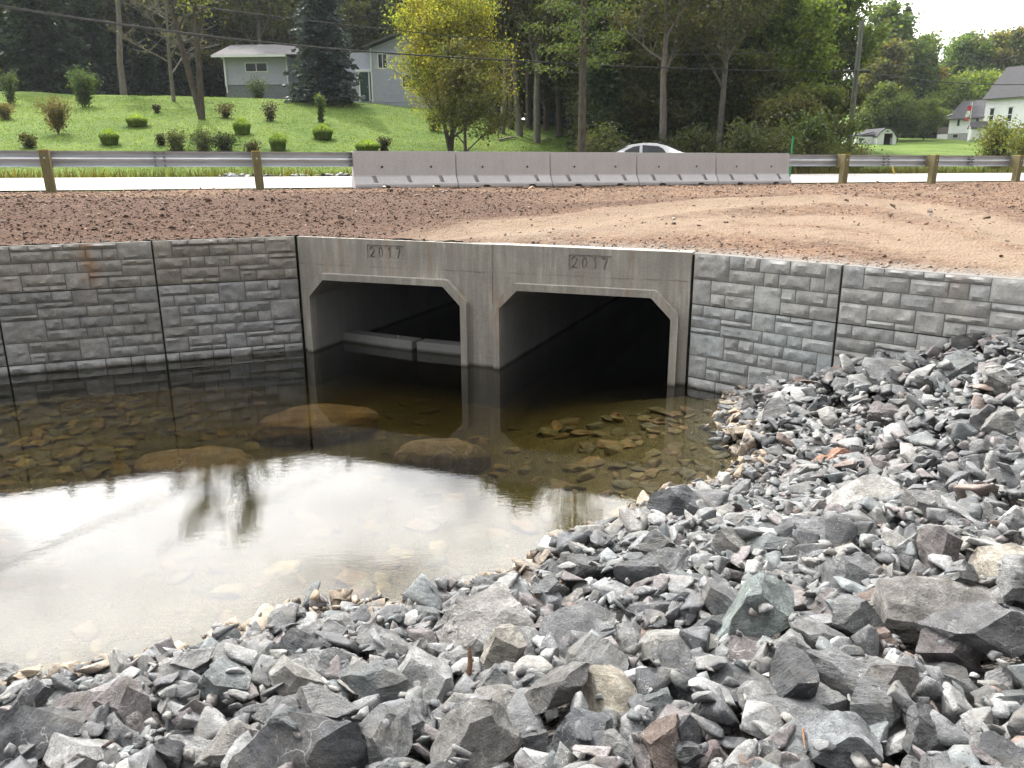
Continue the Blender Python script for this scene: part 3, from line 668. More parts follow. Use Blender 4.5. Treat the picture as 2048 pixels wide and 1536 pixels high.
def digits(w):
    """outlines in a unit 0..0.62 x 0..1 box per digit"""
    arc = [(0.31 + 0.24 * math.cos(t), 0.71 + 0.24 * math.sin(t)) for t in np.linspace(math.pi, -0.25, 12)]
    two = stroke(arc + [(0.42, 0.42), (0.20, 0.20), (0.06, 0.055), (0.30, 0.05), (0.60, 0.05)], w)
    zo = [(0.31 + 0.28 * math.cos(t), 0.5 + 0.5 * math.sin(t)) for t in np.linspace(0, 2 * math.pi, 25)[:-1]]
    zi = [(0.31 + (0.28 - w) * math.cos(t), 0.5 + (0.5 - w) * math.sin(t)) for t in np.linspace(0, 2 * math.pi, 25)[:-1]]
    one = [(0.30, 0.0), (0.30 + w, 0.0), (0.30 + w, 1.0), (0.24, 1.0), (0.14, 0.80), (0.14, 0.70), (0.30, 0.80)]
    sev = [(0.18, 0.0), (0.18 + w * 1.15, 0.0), (0.60, 0.88), (0.60, 1.0), (0.03, 1.0), (0.03, 1.0 - w), (0.44, 1.0 - w)]
    return [(two, None), (zo, zi), (one, None), (sev, None)]
for (a, b, c, e), (oa, ob, ot) in zip(PLQ, OP):
    mb = MB(); W_ = b - a; H_ = e - c; dh = H_ * 0.72; loops = [[(a, c), (b, c), (b, e), (a, e)]]; isl = []
    for kx, (o_, i_) in enumerate(digits(0.165)):
        ox = a + W_ * 0.06 + kx * W_ * 0.235; f = lambda p: (ox + p[0] * dh * 0.92, c + H_ * 0.14 + p[1] * dh)
        loops.append([f(p) for p in o_])
        if i_: isl.append([f(p) for p in i_])
    poly_slab(mb, loops, 0.014, 0.030, back=False)
    for il in isl: poly_slab(mb, [il], 0.014, 0.030, back=False)
    mb.add([(a, 0.03, c), (b, 0.03, c), (b, 0.03, e), (a, 0.03, e)], [(0, 1, 2, 3)])
    o = mb.build('date_plaque', M['conc'], cul, fix=False); o['label'] = 'recessed plaque engraved 2017'
    # rim of the barrel standing proud of the headwall
    mb = MB(); po = opening(oa, ob, ot, 0.0); pi_ = opening(oa, ob, ot, 0.105)
    ring = po + pi_[::-1]; poly_slab(mb, [ring], -0.11, 0.05, back=False)
    mb.build('barrel_rim', M['conc'], cul, bevel=0.022)
    mb = MB(); n = len(pi_)
    for i in range(n - 1):
        p, r = pi_[i], pi_[i + 1]
        for y0_, y1_ in ((0.05, 2.4), (2.4, 4.9), (4.9, 12.0), (12.0, 24.0)):
            mb.add([(p[0], y0_, p[1]), (r[0], y0_, r[1]), (r[0], y1_, r[1]), (p[0], y1_, p[1])], [(0, 1, 2, 3)])
    mb.add([(p[0], 24.0, p[1]) for p in pi_], [tuple(range(n))])
    mb.build('barrel', M['conc_in'], cul, fix=False)
# two baffle beams inside the first opening
b1 = onz(823, 700, 0.0); b0 = onz(690, 683, 0.0)
for (pa, pb, lab) in ((onz(690, 684, 0), onz(824, 702, 0), 'low concrete baffle beam in the left opening, left of the gap'), (onz(833, 703, 0), onz(960, 716, 0), 'low concrete baffle beam in the left opening, right of the gap')):
    L = (pb - pa).length; o_ = empty('baffle_beam', pa, math.atan2(pb.y - pa.y, pb.x - pa.x), lab, 'baffle beam')
    mb = MB(); mb.box(-0.25 if 'left of' in lab else 0, L, 0, 0.30, -0.6, 0.17); mb.build('beam', M['conc_in'], o_, bevel=0.015)
    mb = MB(); mb.tube([(L * 0.75, 0.12, 0.168), (L * 0.75, 0.12, 0.215)], 0.012, 6); mb.build('lifting_pin', M['galv'], o_)

# ------------------------------------------------------------------ concrete barriers
def make_barrier_mesh():
    Lh = 1.195; hp = [(0.28, 0.0), (0.28, 0.075), (0.135, 0.265), (0.098, 0.81)]
    prof = [(-a, b) for a, b in hp] + [(a, b) for a, b in hp[::-1]]
    mb = MB(); mb.prism(prof, -Lh, Lh, 'x'); me = mb.mesh('barrier'); bm = bmesh.new(); bm.from_mesh(me); bmesh.ops.recalc_face_normals(bm, faces=bm.faces)
    bmesh.ops.bevel(bm, geom=[e for e in bm.edges if e.calc_face_angle(0) > 0.4], offset=0.012, segments=2, affect='EDGES'); bm.to_mesh(me); bm.free()
    c = MB()
    for fx in (0.27, 0.75):
        x = -Lh + fx * 2 * Lh; c.tube([(x, -0.5, 0.46), (x, -0.02, 0.46)], 0.03, 12)
    for fx in (0.29, 0.78):
        x = -Lh + fx * 2 * Lh; c.prism([(x - 0.10, -0.05), (x - 0.10, 0.02), (x - 0.06, 0.055), (x + 0.06, 0.055), (x + 0.10, 0.02), (x + 0.10, -0.05)], -0.6, 0.6, 'y')
    for fx in (0.19, 0.52, 0.84):
        x = -Lh + fx * 2 * Lh; Ms = Matrix.Translation((x, 0, 0))
        c.prism([(-0.06, 0.27), (0.035, 0.27), (0.075, 0.115), (-0.02, 0.115)], -0.5, -0.125, 'y', Ms)
    cm = c.mesh('cut'); bm = bmesh.new(); bm.from_mesh(cm); bmesh.ops.recalc_face_normals(bm, faces=bm.faces); bm.to_mesh(cm); bm.free()
    a = bpy.data.objects.new('tmp_a', me); b = bpy.data.objects.new('tmp_b', cm); COL.objects.link(a); COL.objects.link(b)
    md = a.modifiers.new('b', 'BOOLEAN'); md.operation = 'DIFFERENCE'; md.solver = 'EXACT'; md.object = b
    dg = bpy.context.evaluated_depsgraph_get(); out = bpy.data.meshes.new_from_object(a.evaluated_get(dg))
    bpy.data.objects.remove(a); bpy.data.objects.remove(b); out.materials.clear(); out.materials.append(M['barrier']); return out
bar_me = make_barrier_mesh(); tg = MB(); tg.tube([(1.17, 0, 0.10), (1.17, 0, 0.70)], 0.02, 8); tg.box(1.14, 1.205, -0.05, 0.05, 0.2, 0.24); tg.box(1.14, 1.205, -0.05, 0.05, 0.56, 0.60)
pin_me = tg.mesh('pin'); pin_me.materials.append(M['galv_dark'])
S0 = (Vector((-3.505, 18.02 - 19.34))).dot(EV); BL = ['leftmost of the five concrete road barriers, its end beside the left guardrail', 'concrete road barrier second from the left end of the row',
      'middle one of the five concrete road barriers', 'concrete road barrier with the silver car showing behind its left half', 'concrete road barrier at the right end of the row, next to the green stake']
for i in range(5):
    c = gpt(S0 + 0.02 + 1.205 + i * 2.41, 0.28); c.z = 2.54 - 0.0036 * c.x + 0.02
    r_ = empty('concrete_barrier', c, GYAW + R(random.uniform(-0.35, 0.35)), BL[i], 'barrier', 'concrete barriers along the road edge')
    o = link('body', bar_me, None, r_)
    if i < 4: link('joint_pin', pin_me, None, r_)

# ------------------------------------------------------------------ guardrails
def wprofile():
    c = [(0.0, 0.156), (0.012, 0.150), (0.028, 0.135), (0.078, 0.105), (0.083, 0.085), (0.078, 0.065), (0.02, 0.022), (0.006, 0.0)]
    c = c + [(a, -b) for a, b in c[-2::-1]]
    return c
def rail_mesh(L, r0=0.0):
    c = wprofile(); mb = MB(); n = len(c)
    for t, off in ((0, 0.0), (1, 0.004)):
        mb.add([(x, a + off, b) for x in (r0, r0 + L) for a, b in c], [(i, i + 1, n + i + 1, n + i) if t else (i, n + i, n + i + 1, i + 1) for i in range(n - 1)])
    me = mb.mesh('rail'); me.polygons.foreach_set('use_smooth', [True] * len(me.polygons)); me.set_sharp_from_angle(angle=R(28)); me.materials.append(M['galv']); return me
_bm = []
def bolt_me():
    if not _bm:
        mb = MB(); mb.tube([(0, 0, 0), (0, 0.08, 0)], 0.016, 6); _bm.append(mb.mesh('bolt')); _bm[0].materials.append(M['galv_dark'])
    return _bm[0]
def guardrail(label, s0, s1, posts, splices, endcaps):
    c = gpt(s0, 0); zb = 2.54 - 0.0036 * c.x
    root = empty('guardrail', (c.x, c.y, zb), GYAW, label, 'guardrail')
    root.rotation_euler = (0, R(0.21), GYAW)
    edges = [0.0] + [p - s0 for p in splices] + [s1 - s0]
    for a, b in zip(edges[:-1], edges[1:]):
        o = link('rail', rail_mesh(b - a + 0.16), None, root); o.location = (a, 0.24, 0.645)
        if a > 0: o.location.y -= 0.006
    for sp in splices:
        for dx in (-0.02, 0.16):
            for dzz in (0.045, -0.045, 0.12, -0.12):
                bo = link('bolt', bolt_me(), None, root); bo.location = (sp - s0 + dx, 0.19, 0.645 + dzz)
    for (sp, lean, lab, seed) in posts:
        x = sp - s0; w = 0.085 if True else 0
        Mt = Matrix.Translation((x, 0, 0)) @ Matrix.Rotation(R(lean), 4, 'Y')
        mb = MB(); mb.box(-w, w, -0.09, 0.09, -0.4, 0.80, Mt); p = mb.build('post', M['post'], root, bevel=0.006); p['label'] = lab
        mb = MB(); mb.box(-w, w, -0.09, 0.09, 0.802, 0.818, Mt); mb.build('cap', M['post_top'], p)
        mb = MB(); mb.box(-w * 0.9, w * 0.9, 0.092, 0.235, 0.46, 0.82, Mt); mb.build('spacer_block', M['post'], root, bevel=0.004)
        mb = MB(); mb.tube([Mt @ Vector((0, -0.10, 0.66)), Mt @ Vector((0, -0.088, 0.66))], 0.02, 8); mb.build('bolt', M['galv'], p)
    for (x, w) in endcaps:
        mb = MB(); mb.box(x - s0 - w / 2, x - s0 + w / 2, 0.232, 0.33, 0.485, 0.80); mb.build('terminal_shoe', M['galv_dark'], root)
    return root
def sof(x, y): return Vector((x, y - 19.34)).dot(EV)
P1, P2 = sof(-9.08, 15.89), sof(-5.39, 17.29)
guardrail('left guardrail, running from the left edge of the picture to the first concrete barrier', P1 - 8.5, S0 + 0.3,
          [(P1 - 3.9, 0, 'post beyond the left end', 1), (P1, -2.0, 'leaning post with yellow top, left one of the two', 2), (P2, -2.2, 'post with yellow top, nearer the barriers', 3)], [P1 + 1.95, P2 + 2.0], [])
R1, R2, R3 = sof(9.44, 22.92), sof(12.59, 24.12), sof(15.89, 25.37)
guardrail('right guardrail, running from the last concrete barrier to the right edge of the picture', S0 + 12.1, R3 + 7.5,
          [(R1, 0.6, 'post nearest the concrete barriers', 4), (R2, 1.0, 'middle post with yellow top', 5), (R3, 1.4, 'post at the right edge', 6), (R3 + 3.6, 0, None, 7)], [R1 + 1.7, R2 + 1.7], [])
#@@PART3
# ------------------------------------------------------------------ vegetation makers
def rand_dirs(n):
    v = rng.normal(size=(n, 3)); return v / np.linalg.norm(v, axis=1, keepdims=True)
def leaf_mesh(name, C, size, mat, dark=0.35, flat=0.0, up=0.0, elong=1.5, ctr=None):
    """C: (n,3) leaf centres; each leaf is a folded pair of triangles"""
    n = len(C); d = rand_dirs(n); d[:, 2] = d[:, 2] * (1 - flat) + up; d /= np.linalg.norm(d, axis=1, keepdims=True)
    t = rand_dirs(n); e = np.cross(d, t); e /= np.linalg.norm(e, axis=1, keepdims=True); nn = np.cross(d, e)
    s = size * rng.uniform(0.55, 1.3, (n, 1)); w = s * 0.5 / elong * 1.2
    a = C - d * s * 0.5; b = C + d * s * 0.5; l = C + e * w + nn * s * 0.12; r = C - e * w + nn * s * 0.12
    V = np.stack([a, l, b, r], 1).reshape(-1, 3); F = np.arange(4 * n).reshape(-1, 4)
    F = np.concatenate([F[:, [0, 1, 2]], F[:, [0, 2, 3]]], 0)
    tv = rng.uniform(1 - dark, 1 + dark, (n, 1)); hue = rng.normal(0, 0.10, (n, 1)); T = np.concatenate([tv * (1 + hue), tv, tv * (1 - hue)], 1); T = np.concatenate([T, T], 0)
    me = mesh_np(name, V, F, T); me.materials.append(mat); return me
def limb_tree(seed, h, spread, trunk_r, levels=3, nb=(7, 5, 4), first=0.3, lean=0.0, droop=0.0, twig=0.012, upness=0.6, fork=False, minr=0.012):
    """skeleton: returns (MB of wood, tips array)"""
    r = random.Random(seed); mb = MB(); tips = []
    def branch(p, d, L, rad, lev):
        n = 5 if lev == 0 else 4; pts = [p.copy()]; q = p.copy(); dd = d.copy(); zst = p.z
        for i in range(n):
            dd = (dd + Vector((r.gauss(0, 0.13 if lev else 0.05), r.gauss(0, 0.13 if lev else 0.05), r.gauss(0, 0.07) + (0.08 * upness if lev else 0) - droop * lev * 0.12))).normalized(); q = q + dd * L / n; pts.append(q.copy())
        rr = [max(minr if lev < levels else twig, rad * (1 - 0.75 * i / n)) for i in range(n + 1)]
        mb.tube(pts, rr, 8 if lev == 0 else (5 if lev == 1 else 3), cap=False)
        if lev >= levels - 1:
            for i in range(1, n + 1): tips.append(pts[i][:] if i < n else pts[i][:])
        if lev < levels:
            k = nb[min(lev, len(nb) - 1)]
            for j in range(k):
                f = (first + (1 - first) * (j + r.random() * 0.7) / k) if lev == 0 else (0.25 + 0.75 * (j + r.random()) / k)
                f = min(f, 0.98); fi = f * n; i0 = int(fi); pp = pts[i0].lerp(pts[min(i0 + 1, n)], fi - i0)
                az = r.uniform(0, 6.283) if lev else j * 2.4 + r.uniform(-0.4, 0.4)
                out = Vector((math.cos(az), math.sin(az), 0))
                el = R(r.uniform(20, 60)) * upness + (0.35 if lev == 0 else 0)
                nd = (out * math.cos(el) + Vector((0, 0, 1)) * math.sin(el)) if lev == 0 else (dd * 0.5 + out * 0.7 + Vector((0, 0, 0.3 * upness))).normalized()
                LL = (spread * (1.15 - 0.65 * f) if lev == 0 else L * r.uniform(0.4, 0.65))
                branch(pp, nd.normalized(), LL, max(minr, rad * (1 - 0.7 * f) * 0.55), lev + 1)
    if fork:
        for sx in fork: branch(Vector((0, 0, 0)), Vector((sx, 0.03, 1)).normalized(), h, trunk_r, 0)
    else: branch(Vector((0, 0, 0)), Vector((lean, 0, 1)).normalized(), h * 0.92, trunk_r, 0)
    return mb, np.array(tips)
def decid(seed, h, spread, leaves, size, mat, first=0.28, trunk_r=None, clump=0.55, wood='bark', fork=False, dark=0.4, zmin=0.0, nb=(9, 6, 4), upness=0.6, fill=0.0):
    mb, tips = limb_tree(seed, h, spread, trunk_r or h * 0.016, 3, nb, first, random.uniform(-0.05, 0.05), fork=fork, upness=upness)
    tips = tips[tips[:, 2] > zmin]
    wme = mb.mesh('trunk'); wme.materials.append(M[wood]); wme.polygons.foreach_set('use_smooth', [True] * len(wme.polygons))
    r = rng; w = r.uniform(0.05, 1.0, len(tips)) ** 1.5; w /= w.sum(); pick = r.choice(len(tips), leaves, p=w)
    C = tips[pick] + r.normal(size=(leaves, 3)) * clump * r.uniform(0.25, 1.0, (leaves, 1)) * np.array([1, 1, 0.65])
    if fill:
        nf = int(leaves * fill); dd = rand_dirs(nf) * (r.random((nf, 1)) ** 0.4); F_ = dd * np.array([spread * 0.85, spread * 0.85, h * 0.42]) + np.array([0, 0, h * 0.58]); C = np.concatenate([C, F_])
    C[:, 2] = np.maximum(C[:, 2], 0.15)
    return wme, leaf_mesh('crown', C, size, mat, dark)
def conifer(seed, h, rad, mat, tiers=34, per=9, quads=26, droop=0.25, bottom=0.04, size=0.30, ragged=0.25):
    r = np.random.default_rng(seed); mb = MB(); mb.tube([(0, 0, 0), (0, 0, h * 0.5), (0.03, 0, h)], [h * 0.016, h * 0.009, 0.01], 7, cap=False)
    P, D, S = [], [], []
    for i in range(tiers):
        f = bottom + (1 - bottom) * (i / tiers) ** 0.93; z = f * h; L0 = rad * (1 - f) ** 0.85 * (1 + 0.12 * math.sin(i * 2.1)) + 0.12
        for j in range(per):
            az = r.uniform(0, 6.283); L = L0 * r.uniform(1 - ragged * 1.6, 1 + ragged * 0.6); nq = max(9, int(quads * L / rad))
            t = r.random(nq) ** 0.7; zz_ = z - droop * L * t * t + 0.05 * L * t + (0.22 * (f > 0.8)) * t * L
            side = r.normal(0, 0.16 * L + 0.05, nq) * (1 - t * 0.5); ca, sa = math.cos(az), math.sin(az)
            p = np.stack([ca * t * L - sa * side, sa * t * L + ca * side, zz_ + r.normal(0, 0.05, nq)], 1)
            dd = np.stack([ca + -sa * side * 1.5 / (L + .1), sa + ca * side * 1.5 / (L + .1), -0.25 + r.normal(0, 0.25, nq)], 1)
            P.append(p); D.append(dd); S.append(np.full(nq, size * (0.55 + 0.45 * (1 - f))))
            if j < 3: mb.tube([(0, 0, z), (ca * L * 0.6, sa * L * 0.6, z - droop * L * 0.3)], [0.02, 0.008], 3, cap=False)
    P = np.concatenate(P); D = np.concatenate(D); S = np.concatenate(S)[:, None]; D /= np.linalg.norm(D, axis=1, keepdims=True); n = len(P)
    t = rand_dirs(n); E_ = np.cross(D, t); E_ /= np.linalg.norm(E_, axis=1, keepdims=True); s = S * r.uniform(0.6, 1.3, (n, 1))
    V = np.stack([P - D * s * .5, P + E_ * s * .34, P + D * s * .55, P - E_ * s * .34], 1).reshape(-1, 3); F = np.arange(4 * n).reshape(-1, 4)
    tv = r.uniform(0.55, 1.45, (n, 1)); me = mesh_np('crown', V, F, np.repeat(tv, 3, 1)); me.materials.append(mat)
    w = mb.mesh('trunk'); w.materials.append(M['bark']); return w, me
def pine(seed, h, rad, mat, z0=0.35):
    r = random.Random(seed); mb = MB(); mb.tube([(0, 0, 0), (0.1, 0, h * 0.5), (0.05, 0, h)], [h * 0.0135, h * 0.010, 0.02], 8, cap=False); C = []
    for i in range(46):
        f = z0 + (1 - z0) * (i / 46); z = f * h; az = i * 2.4 + r.random(); L = rad * (1 - f) ** 0.6 * r.uniform(0.6, 1.1) + 0.3
        e = Vector((math.cos(az) * L, math.sin(az) * L, z + 0.15 * L)); mb.tube([(0.05, 0, z), e * 0.5 + Vector((0, 0, z * 0.5 - 0.05)), e], [0.04, 0.025, 0.01], 4, cap=False)
        for k in range(7):
            t = 0.35 + 0.65 * (k / 6); c = Vector((math.cos(az) * L * t, math.sin(az) * L * t, z + 0.15 * L * t))
            C.append(np.array(c[:]) + rng.normal(size=(26, 3)) * np.array([0.28, 0.28, 0.15]) * (0.7 + 0.1 * rad))
    for i in range(14):      # dead stubs on the bare lower trunk
        z = h * r.uniform(0.08, z0); az = r.uniform(0, 6.28); mb.tube([(0, 0, z), (math.cos(az) * 0.9, math.sin(az) * 0.9, z + 0.1)], [0.015, 0.005], 3, cap=False)
    w = mb.mesh('trunk'); w.materials.append(M['bark']); return w, leaf_mesh('crown', np.concatenate(C), 0.17, mat, 0.45, elong=3.0)
def shrub(seed, h, rad, leaves, size, mat, top_heavy=0.0, stems=9, wood='bark'):
    r = random.Random(seed); mb = MB(); T = []
    for i in range(stems):
        az = r.uniform(0, 6.28); k = r.uniform(0.2, 1.0); e = Vector((math.cos(az) * rad * k, math.sin(az) * rad * k, h * r.uniform(0.75, 1.0) * (1 - 0.3 * k * (1 - top_heavy))))
        m = Vector((e.x * (0.35 if top_heavy else 0.6), e.y * (0.35 if top_heavy else 0.6), e.z * 0.55)); mb.tube([(0, 0, 0), m, e], [0.018, 0.012, 0.005], 4, cap=False)
        for t in np.linspace(0.08 + 0.22 * top_heavy, 1, 9): T.append(((Vector((0, 0, 0)).lerp(m, t * 2) if t < 0.5 else m.lerp(e, t * 2 - 1)))[:])
    T = np.array(T); C = T[rng.choice(len(T), leaves)] + rng.normal(size=(leaves, 3)) * rad * 0.2; C[:, 2] = np.clip(C[:, 2], 0.04, h * 1.08)
    w = mb.mesh('stems'); w.materials.append(M[wood]); return w, leaf_mesh('crown', C, size, mat, 0.4)
def tuft(seed, h, rad, n, mat, seed_heads=0):
    r = np.random.default_rng(seed); az = r.uniform(0, 6.283, n); k = r.random(n) ** 0.6; L = h * r.uniform(0.75, 1.15, n)
    b = np.stack([np.cos(az) * k * rad * .7, np.sin(az) * k * rad * .7, 0 * k], 1); m = b + np.stack([np.cos(az) * k * rad * .22, np.sin(az) * k * rad * .22, L * (.75 - .1 * k)], 1)
    e = b + np.stack([np.cos(az) * k * rad * .5, np.sin(az) * k * rad * .5, L * (1.0 - .6 * k * k)], 1); w = np.stack([-np.sin(az), np.cos(az), 0 * az], 1) * 0.010
    V = np.stack([b - w, b + w, m + w * .8, m - w * .8, e], 1).reshape(-1, 3); i5 = np.arange(n)[:, None] * 5
    F = np.concatenate([i5 + [0, 1, 2], i5 + [0, 2, 3], i5 + [3, 2, 4]], 0); tv = r.uniform(0.6, 1.4, (n, 1)); T = np.repeat(np.concatenate([tv] * 3, 0), 3, 1)
    me = mesh_np('blades', V, F, T); me.materials.append(mat); return me
TH = lambda x, y: float(terr_z(x, y))
def plant(name, cat, label, protos, p, s=1.0, rz=None, group=None, col=(1, 1, 1), parts=('trunk', 'crown'), sz=None, wood_col=None):
    r = empty(name, p, random.uniform(0, 6.28) if rz is None else rz, label, cat, group); r.scale = (s, s, sz or s)
    for nm, me in zip(parts, protos):
        if me is None: continue
        o = link(nm, me, None, r)
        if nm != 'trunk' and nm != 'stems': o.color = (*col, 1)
    return r
def gp(px, depth, dz_=-0.05):
    """ground point behind the road on the vertical through picture column px at distance depth"""
    a = aty(px, 240, depth); return Vector((a.x, a.y, TH(a.x, a.y) + dz_))
def gh(px, py, dz_=-0.02):
    p = hit(px, py, lambda x, y: TH(x, y) if qof(x, y) > 9.5 else -9, 20, 190, 0.2); p.z += dz_; return p

PR = {}
PR['sp1'] = conifer(1, 16, 3.6, L_['spruce'], 46, 12, 34, size=0.5); PR['sp2'] = conifer(2, 14, 3.0, L_['spruce'], 40, 11, 30, 0.35, size=0.48)
PR['blue'] = conifer(3, 13, 2.7, L_['blue'], 56, 15, 34, 0.10, 0.02, 0.34, 0.18)
PR['d1'] = decid(11, 13, 4.2, 13000, 0.30, L_['green']); PR['d2'] = decid(12, 12, 3.6, 12000, 0.28, L_['olive'], first=0.2)
PR['d3'] = decid(13, 11, 3.4, 12000, 0.24, L_['light'], first=0.22); PR['d4'] = decid(14, 14, 3.8, 9000, 0.26, L_['olive'], clump=0.5, wood='bark_grey')
PR['thin'] = decid(15, 13, 3.4, 8500, 0.18, L_['olive'], first=0.35, clump=0.5, wood='bark_grey', nb=(9, 7, 5))
PR['round'] = decid(16, 6, 2.8, 12000, 0.24, L_['olive'], first=0.08, clump=0.6, fill=0.25, upness=0.35)
PR['pine'] = pine(17, 15, 3.2, L_['green'], 0.34)
PR['bush'] = shrub(21, 3.0, 1.7, 6000, 0.15, L_['weed'], 0.1, 16); PR['bush2'] = shrub(22, 2.2, 1.6, 5200, 0.13, L_['olive'], 0.1, 14)
PR['far1'] = decid(31, 12, 4.0, 9000, 0.42, L_['green'], clump=0.8, fill=0.2); PR['far2'] = decid(32, 12, 3.6, 9000, 0.42, L_['olive'], clump=0.8, fill=0.2)
PR['farsp'] = conifer(33, 15, 3.0, L_['spruce'], 48, 9, 18, 0.3, 0.04, 0.75)
PR['far3'] = decid(34, 7, 3.6, 9000, 0.36, L_['light'], first=0.08, clump=0.8, fill=0.35, upness=0.35)

# --- the wood behind the lawn and along the road: each tree its own object
def tree(kind, px, depth, s, label, col=(1, 1, 1), group=None, name='tree', rz=None, sz=None, cat='tree'):
    return plant(name, cat, label, PR[kind], gp(px, depth), s, rz, group, col, sz=sz)
tree('sp1', 20, 70, 1.15, 'wide dark spruce behind the lawn at the left edge', name='spruce_tree')
tree('sp1', 108, 66, 1.05, 'dark spruce behind the tall leafy shrub on the left lawn', name='spruce_tree')
tree('sp2', 178, 72, 1.2, 'dark spruce just left of the pale forked trunk', (1.3, 1.3, 1.1), name='spruce_tree')
tree('sp2', 222, 78, 1.25, 'dark spruce right behind the pale forked trunk', (0.9, 0.9, 0.9), name='spruce_tree')
PR['forky'] = decid(41, 15, 3.6, 1500, 0.22, L_['olive'], first=0.42, clump=0.5, trunk_r=0.26, wood='bark_grey', nb=(8, 6, 4), upness=1.25)
tree('forky', 254, 64, 1.0, 'pale grey forked tree with few leaves at the back of the lawn, left', rz=0.4)
PR['dead'] = decid(42, 9, 3.6, 500, 0.16, L_['olive'], first=0.2, clump=0.4, trunk_r=0.14, wood='bark_grey', nb=(12, 8, 5), upness=0.25)
tree('dead', 352, 56, 1.0, 'leafless grey tree with drooping dead branches left of the two-trunked tree', rz=1.0)
PR['vee'] = decid(43, 13, 3.0, 5200, 0.18, L_['yellow'], first=0.32, clump=0.55, trunk_r=0.20, wood='bark', fork=(-0.29, 0.05), zmin=3.2, nb=(8, 6, 4), upness=1.1)
pv = gh(404, 238); plant('tree', 'tree', 'two-trunked tree forming a narrow V on the left lawn', PR['vee'], pv, 1.0, 0.0, None, (0.75, 0.8, 0.9))
pb_ = gh(652, 206); plant('spruce_tree', 'tree', 'blue spruce standing in front of the grey bungalow', PR['blue'], pb_, (pb_.y) / 60 * 0.98, 0.3)
PR['yel'] = decid(44, 7.6, 3.3, 34000, 0.125, L_['yellow'], first=0.10, clump=0.55, trunk_r=0.15, wood='bark', nb=(12, 7, 4), fork=(-0.14, 0.02, 0.17), fill=0.22)
py_ = gp(900, 41.5); plant('tree', 'tree', 'bushy tree turning yellow in front of the house, right half of the lawn', PR['yel'], py_, 0.86, 0.5, None, (1.1, 1.05, 0.9))
PR['yel2'] = decid(45, 5.0, 1.9, 12000, 0.12, L_['olive'], first=0.08, clump=0.45, trunk_r=0.09, nb=(10, 6, 4))
plant('tree', 'tree', 'lower dull green tree standing under the right side of the yellow tree', PR['yel2'], gp(930, 38.5), 1.0, 0.1, None, (1.3, 1.25, 1.0))
# dark thin trunks right of the yellow tree
for i, (px, dpt, s, col) in enumerate([(1003, 50, 0.95, (.8, .8, .8)), (1022, 53, 1.0, (.7, .7, .7)), (1040, 50, 0.95, (.85, .8, .8)), (1058, 55, 1.05, (.7, .75, .7)), (1075, 48, 0.9, (.8, .8, .7)), (1092, 56, 1.0, (.7, .7, .7))]):
    tree('pine' if i % 2 else 'd4', px, dpt, s, ['leftmost', 'second from the left', 'third from the left', 'fourth from the left', 'fifth from the left', 'rightmost'][i] + ' of the thin dark trunks left of the driveway', col, 'thin dark trees beside the driveway', rz=i)
tree('pine', 1165, 35, 0.92, 'tall pine with a bare lower trunk directly beside the driveway', (0.95, 0.9, 0.9), name='pine_tree', rz=2)
# back rows
rows = []
rr_ = random.Random(5)
KN = {'d1': 'broad green leafy tree', 'd2': 'olive green leafy tree', 'd3': 'light green leafy tree', 'd4': 'tall dull olive tree', 'sp1': 'tall dark spruce', 'sp2': 'narrow dark spruce', 'pine': 'dark pine', 'thin': 'thinly leaved grey-branched tree'}
def backrow(x0, x1, n, dep, kinds, s0, s1, where, cols=((1, 1, 1),)):
    for i in range(n):
        px = x0 + (x1 - x0) * (i + rr_.random() * 0.7) / n; k = rr_.choice(kinds); rows.append((k, px, dep + rr_.uniform(-4, 4), rr_.uniform(s0, s1), where, rr_.choice(cols)))
backrow(-160, 620, 11, 86, ['sp1', 'sp2', 'd2', 'd1', 'sp1'], 1.15, 1.35, 'in the wood behind the left lawn', ((.8, .8, .8), (1, 1, 1)))
backrow(150, 640, 7, 76, ['d4', 'd1', 'd2', 'thin'], 1.0, 1.2, 'right behind the left lawn', ((.8, .85, .8), (1, .95, .8)))
backrow(600, 1100, 8, 92, ['d1', 'd2', 'd4', 'd3'], 1.25, 1.5, 'in the wood behind the bungalow', ((.8, .8, .8), (1, .95, .85)))
backrow(690, 1010, 5, 82, ['d1', 'd2', 'd3'], 1.1, 1.3, 'close behind the bungalow', ((1, 1, .9), (1.1, 1, .8)))
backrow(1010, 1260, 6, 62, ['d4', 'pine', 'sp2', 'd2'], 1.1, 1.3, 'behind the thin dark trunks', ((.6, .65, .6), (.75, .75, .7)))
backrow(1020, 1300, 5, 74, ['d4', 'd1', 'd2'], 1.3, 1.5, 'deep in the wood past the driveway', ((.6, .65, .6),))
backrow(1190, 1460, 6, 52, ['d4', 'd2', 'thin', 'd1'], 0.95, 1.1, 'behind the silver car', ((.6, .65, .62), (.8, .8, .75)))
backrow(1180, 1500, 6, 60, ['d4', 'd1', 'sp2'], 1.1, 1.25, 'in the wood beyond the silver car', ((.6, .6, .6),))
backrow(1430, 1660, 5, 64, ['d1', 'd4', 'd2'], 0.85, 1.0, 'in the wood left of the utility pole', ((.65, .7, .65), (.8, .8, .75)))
cnt_ = {}
for r_ in rows: cnt_.setdefault((r_[0], r_[4]), []).append(r_)
ORDN = ['leftmost', 'second from the left', 'third from the left', 'fourth from the left', 'fifth from the left', 'sixth from the left']
for (k, where), lst in cnt_.items():
    lst.sort(key=lambda t: t[1])
    for i, r_ in enumerate(lst):
        lab = (KN[k] + ' ' + where) if len(lst) == 1 else f'{ORDN[i]} {KN[k]} {where}'
        tree(k, r_[1], r_[2], r_[3], lab, r_[5], 'trees of the wood')
